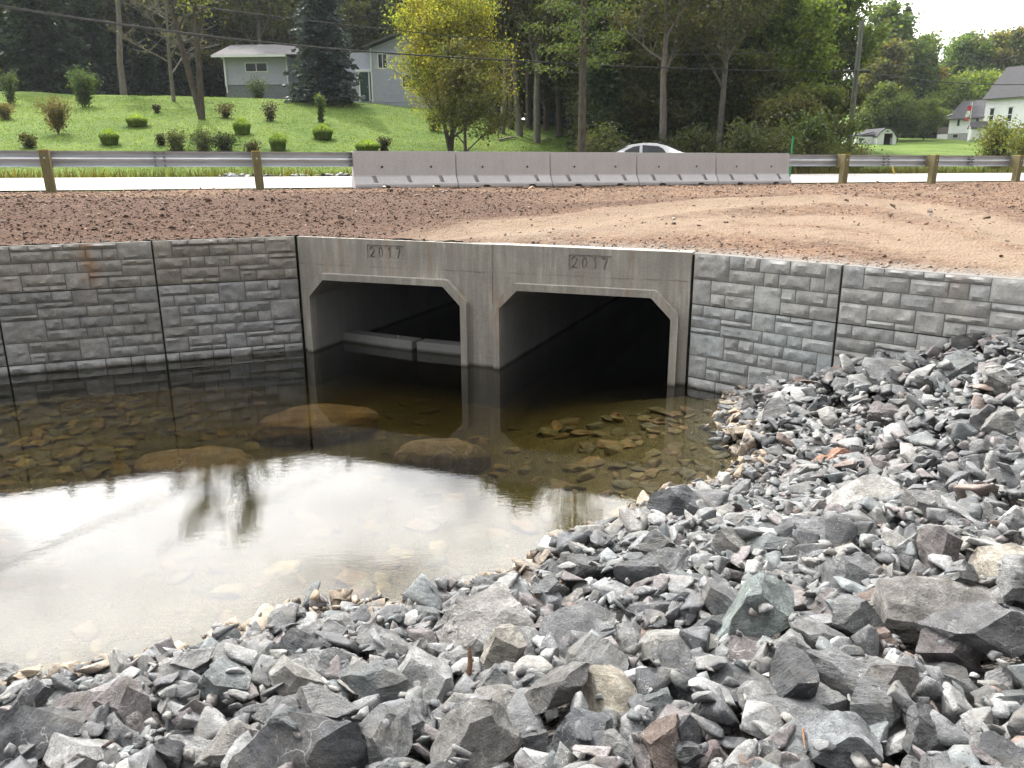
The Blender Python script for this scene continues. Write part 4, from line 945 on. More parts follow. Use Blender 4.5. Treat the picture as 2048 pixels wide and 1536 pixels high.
for i, (px, dpt, s, k, col, lab) in enumerate([(1112, 62, 0.62, 'sp2', (1.2, 1.2, 1.1), 'small dark spruce at the bend of the driveway'), (1200, 45, 0.6, 'sp2', (1.3, 1.4, 1.1), 'young spruce just right of the tall pine'),
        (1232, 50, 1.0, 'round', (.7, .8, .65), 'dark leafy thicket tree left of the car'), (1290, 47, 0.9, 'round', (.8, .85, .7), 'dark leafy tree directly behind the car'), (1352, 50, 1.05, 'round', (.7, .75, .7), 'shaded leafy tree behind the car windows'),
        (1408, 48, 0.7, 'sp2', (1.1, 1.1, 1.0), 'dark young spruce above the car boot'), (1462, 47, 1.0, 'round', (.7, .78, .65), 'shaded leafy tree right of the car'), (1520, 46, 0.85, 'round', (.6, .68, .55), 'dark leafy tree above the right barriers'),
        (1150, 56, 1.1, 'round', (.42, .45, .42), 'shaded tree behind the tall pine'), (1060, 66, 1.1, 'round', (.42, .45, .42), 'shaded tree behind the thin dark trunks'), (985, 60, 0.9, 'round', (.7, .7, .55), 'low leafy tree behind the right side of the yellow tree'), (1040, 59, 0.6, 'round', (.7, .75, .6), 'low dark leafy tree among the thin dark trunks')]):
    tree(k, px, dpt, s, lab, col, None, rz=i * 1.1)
for i, (px, dpt, s, lab) in enumerate([(-40, 74, 1.1, 'spruce beyond the left edge shrub'), (62, 76, 1.15, 'dark spruce between the two nearest left spruces'), (150, 80, 1.2, 'dark spruce filling the gap behind the vase-shaped shrub'), (205, 70, .55, 'short dark spruce under the pale forked trunk'),
        (300, 72, .6, 'short dark spruce right of the pale forked trunk'), (345, 76, .75, 'dark spruce behind the leafless grey tree'), (392, 84, .95, 'dark spruce behind the V of the two-trunked tree'), (436, 78, .7, 'dark spruce touching the left end of the bungalow')]):
    tree('sp1' if i % 2 else 'sp2', px, dpt, s, lab, (.95, 1, .95), None, name='spruce_tree', rz=i * 1.7)
tree('thin', 1328, 42, 1.0, 'grey tree with many bare twigs behind the silver car', (.8, .8, .8), rz=0.5)
tree('thin', 1440, 44, 0.95, 'bare-twigged dark tree right of the silver car', (.7, .7, .75), rz=2.0)
tree('d3', 1275, 48, 0.95, 'yellowish green tree above the back of the car', (.85, .85, .85), rz=1)
PR['hero3'] = decid(46, 10, 3.4, 15000, 0.22, L_['light'], first=0.2, clump=0.6, trunk_r=0.15, nb=(12, 7, 4))
tree('hero3', 1560, 48, 0.93, 'light green tree rising left of the utility pole', (.95, .95, .95), rz=3)
PR['hero4'] = decid(47, 11, 3.4, 11000, 0.22, L_['green'], first=0.3, clump=0.5, trunk_r=0.14, nb=(11, 6, 4), upness=0.9)
tree('hero4', 1668, 63, 1.2, 'tall feathery tree behind the utility pole', (1.3, 1.25, 1.1), rz=1)
for i, (px, dpt, s, k, col, lab) in enumerate([(1225, 55, 1.05, 'd3', (.7, .75, .7), 'light leafy tree left of the car, among darker ones'), (1395, 52, 1.0, 'd1', (.95, 1, .9), 'green leafy tree above the boot of the car'), (1490, 50, .95, 'd3', (.75, .8, .7), 'light leafy tree above the fourth barrier'),
        (1120, 54, 1.0, 'd1', (.75, .8, .7), 'green leafy tree just left of the tall pine'), (1338, 58, 1.1, 'd2', (.9, .95, .8), 'olive leafy tree behind the bare-twigged grey one')]):
    tree(k, px, dpt, s, lab, col, None, rz=i * 2.1)
tree('round', 1622, 43, 0.72, 'dense round-topped dark green tree left of the pole', (.85, 1.0, .85), rz=1)
tree('round', 1572, 41, 0.62, 'low dull green tree behind the green stake', (.9, .9, .85), rz=4)
# bushes along the far side of the road
for i, (px, dpt, s, k, lab, col) in enumerate([(1500, 36, 0.9, 'bush', 'grey-green roadside bush right of the car', (.8, .8, .8)), (1550, 36, 1.0, 'bush2', 'dark roadside bush just left of the green stake', (.8, .85, .8)), (1620, 36.5, 1.0, 'bush', 'roadside bush right of the green stake', (.8, .9, .8)),
        (1668, 38, 0.95, 'bush2', 'dark bush at the foot of the utility pole', (.8, .9, .8)), (1700, 41, 0.72, 'bush', 'pale bush hiding the base of the utility pole', (1.3, 1.25, 1.1)), (1450, 38, 0.8, 'bush2', 'low dark bush close behind the car boot', (.6, .65, .6)),
        (1395, 39, 0.85, 'bush', 'twiggy bush behind the car roof', (.7, .7, .7)), (1240, 38, 0.8, 'bush2', 'dark bush left of the car', (.55, .6, .55)), (1205, 37, 0.8, 'bush', 'leafy bush at the foot of the tall pine', (.8, .8, .7)),
        (1340, 42, 0.9, 'bush2', 'dark undergrowth bush behind the middle of the car', (.55, .6, .55)), (1180, 44, 1.0, 'bush', 'bush in the shade right of the driveway', (.6, .65, .6))]):
    plant('bush', 'bush', lab, PR[k], gp(px, dpt), s, i * 1.3, 'bushes along the far side of the road', col, ('stems', 'crown'))
pbb = gp(2010, 56); plant('bush', 'bush', 'big yellow-green bush at the right edge before the white house', PR['bush'], pbb, 1.25, 0.4, None, (1.9, 1.8, 1.2), ('stems', 'crown'), sz=1.1)
plant('bush', 'bush', 'yellow-green bush at the right edge beside the bigger one', PR['bush'], gp(2075, 52), 1.0, 2.4, None, (1.8, 1.7, 1.2), ('stems', 'crown'))

# --- far trees behind the field, right; paler tints carry painted haze
FAR = [('farsp', 1790, 128, 1.24, 'tallest pointed spruce on the skyline right of the utility pole', (1.2, 1.25, 1.2), 'spruce_tree'),
 ('far1', 1764, 124, 1.4, 'rounded tree left of the tallest skyline spruce', (1.3, 1.3, 1.2), 'tree'), ('far1', 1808, 126, 1.12, 'green tree right of the tallest skyline spruce', (1.4, 1.4, 1.2), 'tree'),
 ('far2', 1745, 112, 1.0, 'olive tree just right of the utility pole', (1.3, 1.25, 1.1), 'tree'), ('far2', 1868, 138, 0.85, 'russet-tinted tree in the dip of the skyline', (1.7, 1.25, 1.0), 'tree'),
 ('far1', 1905, 140, 1.25, 'broad green tree left of the highest crowns above the white house wing', (1.2, 1.3, 1.2), 'tree'), ('far2', 1938, 142, 1.25, 'autumn-tinged broad tree above the ell roof', (1.6, 1.35, 1.1), 'tree'),
 ('far1', 1975, 145, 1.2, 'green tree above the ridge of the white house wing', (1.2, 1.3, 1.2), 'tree'), ('far2', 2005, 140, 1.35, 'tall brownish green tree above the main roof', (1.5, 1.35, 1.2), 'tree'),
 ('far1', 2042, 138, 1.25, 'green tree behind the chimney', (1.2, 1.3, 1.2), 'tree'), ('far1', 2085, 135, 1.3, 'green tree right of the chimney', (1.2, 1.3, 1.2), 'tree'),
 ('farsp', 1830, 116, 0.62, 'small spruce in front of the far wood', (1.5, 1.6, 1.3), 'spruce_tree'), ('farsp', 1855, 126, 0.8, 'slim spruce under the dip of the skyline', (1.2, 1.25, 1.1), 'spruce_tree'),
 ('far3', 1800, 108, 0.72, 'round grey-green willow above the barn', (.85, .8, .9), 'tree'), ('far3', 1852, 108, 0.62, 'round willow halfway between barn and white house', (.95, .9, .9), 'tree'),
 ('far3', 1768, 106, 0.85, 'dark round tree left of the grey-green willow', (.7, .68, .7), 'tree'), ('far3', 1900, 118, 1.0, 'bright green bushy tree left of the white house wing', (.95, .95, .85), 'tree'),
 ('far3', 1940, 124, 1.15, 'light green bushy tree behind the ell roof', (1.0, 1.0, .85), 'tree'), ('far3', 1985, 128, 1.2, 'yellow-green bushy tree behind the white house', (1.1, 1.05, .8), 'tree'), ('far3', 1878, 124, 0.9, 'dark shaded tree left of the bright green one', (.6, .65, .6), 'tree')]
for k, px, dpt, s, lab, col, nm in FAR: tree(k, px, dpt, s, lab, col, 'far trees behind the field', nm)
# the depth of the wood, too dense to tell its trees apart: crowns of a tree standing there, repeated on points
src = [o for o in COL.objects if o.name.startswith('crown') and o.data == PR['far1'][1]][0]
def mass(name, pts, label, smin, smax, col):
    me = bpy.data.meshes.new(name); me.from_pydata([tuple(p) for p in pts], [], []); ob = link(name, me); tag(ob, label, 'wood', kind='stuff'); ob.color = (*col, 1)
    ng = bpy.data.node_groups.new(name, 'GeometryNodeTree'); ng.interface.new_socket('Geometry', in_out='INPUT', socket_type='NodeSocketGeometry'); ng.interface.new_socket('Geometry', in_out='OUTPUT', socket_type='NodeSocketGeometry')
    N = ng.nodes; gi = N.new('NodeGroupInput'); go = N.new('NodeGroupOutput'); oi = N.new('GeometryNodeObjectInfo'); oi.transform_space = 'ORIGINAL'; oi.inputs['Object'].default_value = src; oi.inputs['As Instance'].default_value = True
    ip = N.new('GeometryNodeInstanceOnPoints'); rs = N.new('FunctionNodeRandomValue'); rs.data_type = 'FLOAT'; rs.inputs[2].default_value = smin; rs.inputs[3].default_value = smax
    rr = N.new('FunctionNodeRandomValue'); rr.data_type = 'FLOAT_VECTOR'; rr.inputs[0].default_value = (0, 0, 0); rr.inputs[1].default_value = (0, 0, 6.28)
    ng.links.new(gi.outputs[0], ip.inputs['Points']); ng.links.new(oi.outputs['Geometry'], ip.inputs['Instance']); ng.links.new(rs.outputs[1], ip.inputs['Scale']); ng.links.new(rr.outputs[0], ip.inputs['Rotation']); ng.links.new(ip.outputs[0], go.inputs[0])
    m = ob.modifiers.new('scatter', 'NODES'); m.node_group = ng; return ob
PMASS = [(rr_.uniform(-520, 1040), rr_.uniform(96, 122)) for _ in range(95)]
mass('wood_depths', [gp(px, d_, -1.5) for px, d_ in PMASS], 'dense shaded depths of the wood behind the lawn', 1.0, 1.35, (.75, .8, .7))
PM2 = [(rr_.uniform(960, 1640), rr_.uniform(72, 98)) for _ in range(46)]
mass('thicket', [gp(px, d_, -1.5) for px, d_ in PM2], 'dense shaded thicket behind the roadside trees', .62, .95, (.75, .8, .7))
def join_instances(name, lst, label):
    """lst: (mesh, loc, scale, rz, colour) -> one mesh"""
    Vs, Fs, Ts, off, m_ = [], [], [], 0, None
    for me, loc, s, rz, col in lst:
        V = np.empty(len(me.vertices) * 3, np.float32); me.vertices.foreach_get('co', V); V = V.reshape(-1, 3) * s
        c, s_ = math.cos(rz), math.sin(rz); V = V @ np.array([[c, s_, 0], [-s_, c, 0], [0, 0, 1]]) + np.array(loc)
        k = len(me.polygons); F = np.empty(len(me.loops), np.int32); me.loops.foreach_get('vertex_index', F); F = F.reshape(k, -1)
        if F.shape[1] == 4: F = np.concatenate([F[:, [0, 1, 2]], F[:, [0, 2, 3]]], 0)
        Vs.append(V); Fs.append(F + off); off += len(V); Ts.append(np.tile(col, (len(F), 1)) * rng.uniform(0.7, 1.3, (len(F), 1))); m_ = me.materials[0]
    o = link(name, mesh_np(name, np.concatenate(Vs), np.concatenate(Fs), np.concatenate(Ts)), m_); return tag(o, label, 'wood', kind='stuff')
lst = []
for i in range(46):
    px = rr_.uniform(1690, 2200); dpt = rr_.uniform(150, 200); p_ = gp(px, dpt); k = rr_.choice(['far1', 'far1', 'far2'])
    me = PR[k][1]; sel = me; lst.append((me, p_, rr_.uniform(0.8, 1.15), rr_.uniform(0, 6), rr_.choice([(1.3, 1.3, 1.25), (1.5, 1.35, 1.2), (1.0, 1.15, 1.1)])))  # lightened tints: distance haze put into the crown colours
join_instances('far_wood', lst[:22], 'distant wood covering the slope behind the field and white house')
lst = []
for i in range(120):
    px = rr_.uniform(1735, 1905); dpt = 128 - (px - 1735) * 0.07 + rr_.uniform(-2, 3) ; p_ = gp(px, dpt)
    lst.append((PR['bush'][1], p_, rr_.uniform(0.5, 0.9), rr_.uniform(0, 6), rr_.choice([(1.3, 1.1, 0.8), (1.0, 1.0, 0.8)])))
join_instances('hedgerow_scrub', lst[:26], 'low brownish scrub along the far end of the field')

# --- shrubs and tufts on the lawn
SHR = [  # px, py base, width px, height px, kind, colour, label
 (22, 208, 40, 70, 'up', (0.9, 0.9, 0.9), 'upright leafy shrub at the left edge of the lawn, near the spruces'),
 (170, 215, 58, 70, 'vase', (0.9, 1.0, 0.95), 'tall vase-shaped leafy shrub on the left lawn'),
 (10, 238, 44, 26, 'pink', (1.1, 1.0, 0.9), 'low pinkish shrub cut off by the left edge'),
 (117, 268, 68, 62, 'pinkvase', (1.1, 1.0, 0.9), 'pink-tinged shrub spreading from a narrow foot'),
 (314, 226, 16, 16, 'red', (0.7, 0.7, 0.7), 'tiny dark plant in a ring of bare soil'),
 (452, 236, 42, 28, 'red', (1.0, 0.9, 0.8), 'low bronze mound of shrub right of the two-trunked tree'),
 (542, 242, 42, 34, 'red', (0.7, 0.65, 0.6), 'dark brownish round shrub in the middle of the lawn'),
 (642, 246, 22, 58, 'up', (1.1, 1.15, 1.0), 'slender upright shrub in front of the blue spruce'),
 (60, 296, 42, 30, 'red', (0.9, 1.0, 0.8), 'dull low shrub just above the left guardrail post'),
 (322, 290, 30, 22, 'red', (0.8, 0.85, 0.8), 'small dark shrub at the left end of the flower clump'),
 (352, 302, 56, 36, 'weed', (1.2, 1.2, 1.2), 'greyish clump of tall flowering weeds, left of two'),
 (408, 302, 56, 36, 'weed', (1.1, 1.2, 1.1), 'greyish clump of tall flowering weeds, right of two'),
 (450, 304, 50, 34, 'weed', (0.6, 0.7, 0.6), 'dark green clump of weeds beside the flowering ones'),
 (503, 306, 40, 22, 'red', (0.9, 0.9, 0.8), 'low brownish plant behind the second guardrail post'),
 (522, 178, 46, 44, 'up', (0.8, 0.85, 0.8), 'rounded shrub under the bungalow window'),
 (870, 262, 40, 34, 'weed', (1.2, 1.3, 0.9), 'small shrub at the foot of the yellow tree'),
 (768, 302, 30, 26, 'red', (0.6, 0.6, 0.5), 'twiggy dark shrub just above the first barrier')]
for (px, py, wp, hp_, kd, col, lab) in SHR:
    p = gh(px, py) if py > 180 else gp(px, 62.5); D_ = p.y; w = wp / FPX * D_; h = hp_ / FPX * D_ * 1.03
    sd1 = int(px)
    if kd == 'up': pr = shrub(sd1, h, w * 0.5, 1500, 0.11, L_['shrub'], 0.15, 12)
    elif kd == 'vase': pr = shrub(sd1, h, w * 0.5, 3200, 0.12, L_['shrub'], 0.6, 22)
    elif kd == 'pink': pr = shrub(sd1, h, w * 0.5, 1300, 0.09, L_['pink'], 0.6, 12)
    elif kd == 'pinkvase': pr = shrub(sd1, h, w * 0.5, 2200, 0.10, L_['pink'], 1.0, 16)
    elif kd == 'red': pr = shrub(sd1, h, w * 0.5, 900, 0.09, L_['red'], 0.2, 12)
    else: pr = shrub(sd1, h, w * 0.5, 1800, 0.09, L_['weed'], 0.3, 16)
    plant('shrub', 'shrub', lab, pr, p, 1.0, 0, 'shrubs planted on the lawn', col, ('stems', 'crown'))
TUF = [(275, 252, 36, 22, 'pale grass tuft left of the two-trunked tree'), (220, 288, 32, 28, 'grass tuft between the pink-tinged shrub and the weeds'), (485, 268, 30, 30, 'round grass tuft below the bronze mound'),
       (557, 300, 30, 32, 'grass tuft nearest the second guardrail post'), (646, 278, 36, 28, 'grass tuft below the slender upright shrub'), (735, 303, 44, 22, 'bright grass tuft peeping over the first concrete barrier')]
for i, (px, py, wp, hp_, lab) in enumerate(TUF):
    p = gh(px, py); D_ = p.y; me = tuft(60 + i, hp_ / FPX * D_, wp / FPX * D_ * 0.62, 2200, L_['tuft'])
    o = link('grass_tuft', me, None); o.location = p; tag(o, lab, 'grass tuft', 'grass tufts on the lawn')
# grass and weeds in the ditch and on the lawn: ground cover
def blades(name, n, region, h0, h1, mat, label, wid=0.02):
    B, H_ = [], []
    for _ in range(n):
        s, q, pw = region(); p = gpt(s, q); B.append((p.x, p.y, 0)); H_.append(random.uniform(h0, h1) * pw)
    B = np.array(B); B[:, 2] = terr_z(B[:, 0], B[:, 1]) - 0.02; H_ = np.array(H_); az = rng.uniform(0, 6.283, n); ln = rng.uniform(0.1, 0.6, n)
    e = B + np.stack([np.cos(az) * ln * H_, np.sin(az) * ln * H_, H_], 1); w = np.stack([-np.sin(az + 1), np.cos(az + 1), 0 * az], 1) * wid * rng.uniform(0.7, 1.5, (n, 1))
    V = np.stack([B - w, B + w, e], 1).reshape(-1, 3); F = np.arange(3 * n).reshape(-1, 3); tv = rng.uniform(0.5, 1.4, (n, 1)); me = mesh_np(name, V, F, np.concatenate([tv * rng.uniform(.9, 1.25, (n, 1)), tv, tv * .8], 1))
    return tag(link(name, me, mat), label, 'grass', kind='stuff')
blades('ditch_weeds', 26000, lambda: (random.uniform(-14, 24), random.uniform(9.6, 14.5), 1.0), 0.12, 0.45, L_['olive'], 'rough grass and weeds in the ditch beyond the road', 0.025)
blades('roadside_weeds', 16000, lambda: (random.uniform(14, 46), random.uniform(9.4, 17), 1.0), 0.15, 0.55, L_['weed'], 'rough grass and weeds along the verge below the pole', 0.03)
blades('lawn_grass', 95000, lambda: (random.uniform(-20, 14), 13.5 + 34 * random.random() ** 1.15, 1.0), 0.03, 0.10, L_['grass'], 'short mown grass of the sloping lawn', 0.022)
# stones of the outlet apron beyond the road, seen under the left rail
# ------------------------------------------------------------------ driveway edge: logs and field stones
for i, (xa, ya, xb, yb, rad, lab) in enumerate([(998, 283, 1030, 278, 0.07, 'pale log lying at the edge of the driveway, nearest the yellow tree'), (1110, 276, 1150, 262, 0.06, 'grey branch lying beside the driveway bend'), (1085, 284, 1128, 272, 0.05, 'thin grey branch lying left of the driveway')]):
    a_, b_ = gh(xa, ya, 0.08), gh(xb, yb, 0.10); b_ = a_ + (b_ - a_).normalized() * min(2.2, (b_ - a_).length)
    mb = MB(); mb.tube([a_, (a_ + b_) / 2 + Vector((0, 0, 0.03)), b_], [rad, rad * .9, rad * .7], 7); tag(mb.build('log', M['log'], smooth=True), lab, 'log', 'logs beside the driveway')

# ------------------------------------------------------------------ grey split-level bungalow
def window(root, x0, x1, z0, z1, y, frame='white', mull=1, proud=0.03, fw=0.07):
    mb = MB(); mb.box(x0, x1, y - proud, y + 0.02, z1 - fw, z1); mb.box(x0, x1, y - proud - 0.01, y + 0.02, z0, z0 + fw); mb.box(x0, x0 + fw, y - proud, y + 0.02, z0 + fw, z1 - fw); mb.box(x1 - fw, x1, y - proud, y + 0.02, z0 + fw, z1 - fw)
    for k in range(1, mull + 1):
        xm = x0 + (x1 - x0) * k / (mull + 1); mb.box(xm - fw * .45, xm + fw * .45, y - proud * .9, y + 0.02, z0 + fw, z1 - fw)
    f = mb.build('window', M[frame], root); mb = MB(); mb.box(x0 + fw, x1 - fw, y - 0.008, y + 0.012, z0 + fw, z1 - fw); mb.build('pane', M['glass'], f); return f
def lap_siding(mb, x0, x1, z0, z1, y, holes=(), step=0.16):
    z = z0
    while z < z1 - 0.01:
        t = min(z + step, z1); segs = [(x0, x1)]
        for (a, b, c, e) in holes:
            if t > c and z < e: segs = [s_ for (p, q_) in segs for s_ in ((p, min(q_, a)), (max(p, b), q_)) if s_[1] - s_[0] > 0.02]
        for (p, q_) in segs: mb.add([(p, y - 0.028, z), (q_, y - 0.028, z), (q_, y - 0.006, t), (p, y - 0.006, t)], [(0, 1, 2, 3), ]); mb.add([(p, y, z), (q_, y, z), (q_, y - 0.028, z), (p, y - 0.028, z)], [(0, 1, 2, 3)])
        z = t
hb = gp(458, 66); ux = FPX / 66.0
HX = lambda px: (px - 458) / ux
zb_ = aty(458, 181, 66).z
house = empty('bungalow', (hb.x, 66, zb_ - 0.1), R(-2.5), 'grey-sided split-level bungalow half hidden by the blue spruce', 'house')
W1 = HX(577)
mb = MB(); mb.box(0, W1, 0.03, 7, -0.8, 0.52); mb.build('foundation', M['foundation'], house)
mb = MB(); mb.box(0, W1, 0, 7, 0.52, 2.62); mb.build('wall', M['siding'], house)
wx0, wx1 = HX(498), HX(541)
mb = MB(); lap_siding(mb, 0.1, W1 - 0.06, 0.52, 2.6, 0, [(wx0, wx1, 1.45, 2.15)], 0.15); tag(mb.build('siding', M['siding'], house, fix=False), kind='stuff')
mb = MB(); mb.box(0, 0.09, -0.05, -0.001, 0.4, 2.6); mb.box(W1 - 0.05, W1 + 0.03, -0.035, -0.001, 0.52, 2.6); mb.build('corner_trim', M['white'], house)
window(house, wx0, wx1, 1.43, 2.15, -0.03)
rx0, rx1 = HX(446) - 0.1, HX(640); 
mb = MB(); mb.prism([(-0.75, 2.56), (-0.75, 2.64), (3.5, 3.95), (7.7, 2.64), (7.7, 2.56), (3.5, 3.87)], rx0, rx1, 'x'); rf = mb.build('roof', M['roof_grey'], house)
mb = MB(); mb.box(rx0 - 0.03, HX(582), -0.80, -0.752, 2.46, 2.62); mb.build('fascia', M['white'], house)
mb = MB(); mb.tube([(0.12, -0.7, 2.5), (0.14, -0.14, 2.3), (0.14, -0.14, -0.1)], 0.05, 6); mb.build('downpipe', M['white'], house)
mb = MB(); mb.box(W1, HX(700), 1.6, 7, -0.6, 2.6); mb.build('recessed_wall', M['siding'], house)
# the taller right-hand part
hx0, hx1 = HX(742), HX(965)
mb = MB(); mb.box(hx0, hx1, -1.6, 6.5, -1.6, 2.9); mb.build('side_wall', M['siding'], house)
mb = MB(); lap_siding(mb, hx0 + 0.1, hx1 - 0.05, -1.0, 2.85, -1.6, [(HX(798), HX(832), 0.02, 1.06), (HX(880), HX(902), -0.02, 1.0), (HX(756), HX(772), 1.4, 2.5)], 0.17); tag(mb.build('siding', M['siding'], house, fix=False), kind='stuff')
mb = MB(); mb.prism([(hx0 - 0.5, 2.85), ((hx0 + hx1) / 2, 4.6), (hx1 + 0.5, 2.85), (hx1 + 0.5, 2.95), ((hx0 + hx1) / 2, 4.75), (hx0 - 0.5, 2.95)], -2.1, 7.0, 'y'); mb.build('gable_roof', M['roof_grey'], house)
mb = MB(); mb.prism([(hx0, 2.85), ((hx0 + hx1) / 2, 4.55), (hx1, 2.85)], -1.6, -1.5, 'y'); mb.build('gable_wall', M['siding'], house)
mb = MB(); mb.box(hx0 - 0.02, hx0 + 0.1, -1.66, -1.601, -1.0, 2.85); mb.build('corner_trim', M['white'], house)
window(house, HX(798), HX(832), 0.02, 1.06, -1.6); window(house, HX(880), HX(902), -0.02, 1.0, -1.6, mull=0); window(house, HX(755), HX(773), 1.4, 2.5, -1.6, mull=1)
mb = MB(); mb.box(HX(700), hx0, -0.6, 6.5, -1.0, 2.7); mb.build('entry_wall', M['siding'], house)
dx0, dx1 = HX(716), HX(732)
mb = MB(); mb.box(dx0, dx1, -0.68, -0.602, -0.82, 1.24); dr = mb.build('door', M['door'], house); mb = MB(); mb.tube([(dx1 - 0.1, -0.72, 0.2), (dx1 - 0.1, -0.68, 0.2)], 0.035, 6); mb.build('handle', M['galv'], dr)
mb = MB(); mb.box(dx0 - 0.1, dx0 - 0.002, -0.72, -0.6, -0.82, 1.3); mb.box(dx1 + 0.002, dx1 + 0.09, -0.72, -0.6, -0.82, 1.3); mb.box(HX(737), HX(742), -0.72, -0.6, -0.82, 1.3); mb.box(dx0 - 0.3, HX(744), -0.76, -0.6, 1.302, 1.5); mb.build('door_frame', M['white'], house)
mb = MB(); mb.box(HX(734.3), HX(737), -0.66, -0.602, -0.7, 1.24); mb.build('sidelight', M['glass'], house)
sh = gp(397, 80); sh0 = empty('garden_shed', (sh.x, sh.y, aty(397, 178, 80).z - 0.3), 0.1, 'tiny pale shed glimpsed between the two trunks of the V tree', 'shed')
mb = MB(); mb.box(-0.45, 0.45, 0, 1, 0, 0.95); mb.build('wall', M['siding'], sh0); mb = MB(); mb.prism([(-0.6, 0.92), (0, 1.35), (0.6, 0.92), (0.6, 0.99), (0, 1.43), (-0.6, 0.99)], -0.1, 1.1, 'y'); mb.build('roof', M['roof_grey'], sh0)

# ------------------------------------------------------------------ white farmhouse, right edge
YF = 112.0; u2 = 14.3; fz = aty(1900, 273, YF).z; a0 = aty(1896, 265, YF)
farm = empty('farmhouse', (a0.x, YF, fz), R(-57.0), 'white two-storey farmhouse with charcoal roofs and a lower wing', 'house')
FX = lambda px: (px - 1896) / u2
def wz(px, py): return aty(px, py, YF).z - fz
ex1 = FX(1969); mx1 = FX(2041); eav1 = wz(1935, 238); eav2 = wz(2000, 204)
mb = MB(); mb.box(0, ex1, 0.02, 6.5, -1.5, 0.35); mb.box(ex1 + 0.002, mx1 - 0.02, -1.18, 8, -1.5, 0.65); mb.build('foundation', M['found_light'], farm)
mb = MB(); mb.box(0, ex1, 0, 6.5, 0.352, eav1); mb.build('wing_wall', M['white'], farm)
mb = MB(); mb.box(ex1, mx1, -1.2, 8, 0.652, eav2); mb.prism([(-1.2, eav2), (3.4, eav2 + 3.9), (8, eav2)], mx1 - 0.25, mx1, 'x'); mb.prism([(-1.2, eav2), (3.4, eav2 + 3.9), (8, eav2)], ex1, ex1 + 0.25, 'x'); mb.build('main_wall', M['white'], farm)
mb = MB(); lap_siding(mb, 0.05, ex1 - 0.02, 0.4, eav1 - 0.05, 0, [(FX(1911), FX(1917), eav1 - 1.0, eav1 - .08), (FX(1946), FX(1952.5), eav1 - 1.1, eav1 - .05)], 0.2); lap_siding(mb, ex1 + 0.02, mx1 - 0.02, 0.7, eav2 - 0.05, -1.2, [(FX(1978), FX(1986), 1.5, 3.2), (FX(2010), FX(2018), 1.5, 3.2)], 0.2); tag(mb.build('siding', M['white'], farm, fix=False), kind='stuff')
mb = MB(); mb.prism([(-0.45, eav1 - 0.12), (3.25, eav1 + 2.3), (6.9, eav1 - 0.12), (6.9, eav1), (3.25, eav1 + 2.45), (-0.45, eav1)], -0.35, ex1, 'x'); mb.build('wing_roof', M['roof_dark'], farm)
mb = MB(); mb.prism([(-1.65, eav2 - 0.12), (3.4, eav2 + 4.0), (8.45, eav2 - 0.12), (8.45, eav2), (3.4, eav2 + 4.15), (-1.65, eav2)], ex1 - 0.35, mx1 + 0.5, 'x'); mr = mb.build('main_roof', M['roof_dark'], farm)
cx_ = FX(2043); mb = MB(); mb.box(cx_ - 0.1, cx_ + 0.7, 1.4, 2.2, eav2 + 2.0, eav2 + 4.6); mb.box(cx_ - 0.15, cx_ + 0.75, 1.35, 2.25, eav2 + 4.6, eav2 + 4.75); mb.build('chimney', M['brick'], mr)
for (a, b, z0_, z1_, y_) in ((FX(1911), FX(1917), eav1 - 1.0, eav1 - .08, 0), (FX(1946), FX(1952.5), eav1 - 1.1, eav1 - .05, 0)): window(farm, a, b, z0_, z1_, y_, mull=0, fw=0.05)
for px in (1978, 2010):
    a, b = FX(px), FX(px + 8.5); window(farm, a, b, 1.5, 3.25, -1.2, mull=0, fw=0.06)
    mb = MB(); mb.box(a + 0.06, b - 0.06, -1.225, -1.19, 2.35, 2.42); mb.build('glazing_bar', M['white'], farm)
    mb = MB(); mb.prism([(a - 0.12, 3.3), ((a + b) / 2, 3.52), (b + 0.12, 3.3)], -1.32, -1.202, 'y'); mb.build('window_hood', M['white'], farm)
    mb = MB(); mb.box(a - 0.1, b + 0.1, -1.32, -1.202, 1.40, 1.48); mb.build('window_sill', M['white'], farm)
mb = MB(); mb.box(FX(1907), FX(1915), -0.02, 0.03, -0.15, 0.2); mb.build('cellar_window', M['glass'], farm); mb = MB(); mb.box(FX(1981), FX(1987), -1.23, -1.17, -0.2, 0.5); mb.build('cellar_window', M['glass'], farm)
mb = MB(); mb.box(mx1 + 0.02, mx1 + 3.5, 0.4, 7, 0.2, 2.7); mb.build('porch_wall', M['siding'], farm); mb = MB(); mb.prism([(mx1, 3.3), (mx1 + 4, 2.8), (mx1 + 4, 2.9), (mx1, 3.45)], -0.6, 7.2, 'y'); mb.build('porch_roof', M['roof_dark'], farm)
# deck at the left end
mb = MB(); mb.box(-1.55, -0.02, 0.3, 4, 0.35, 0.45); mb.build('deck', M['cedar'], farm); mb = MB(); mb.box(-1.6, -0.02, 0.22, 0.28, 0.46, 1.25); mb.build('deck_railing', M['cedar'], farm); mb = MB(); mb.box(-1.6, -0.02, 0.22, 0.28, -0.35, 0.34); mb.build('deck_skirt', M['white'], farm)
mb = MB(); mb.tube([(-1.5, 0.3, 1.25), (-1.5, 0.3, 2.3)], 0.04, 5); mb.build('deck_post', M['white'], farm); mb = MB(); mb.prism([(-1.8, 2.25), (0, 2.85), (0, 2.95), (-1.8, 2.35)], 0.1, 4, 'y'); mb.build('deck_canopy', M['white'], farm)
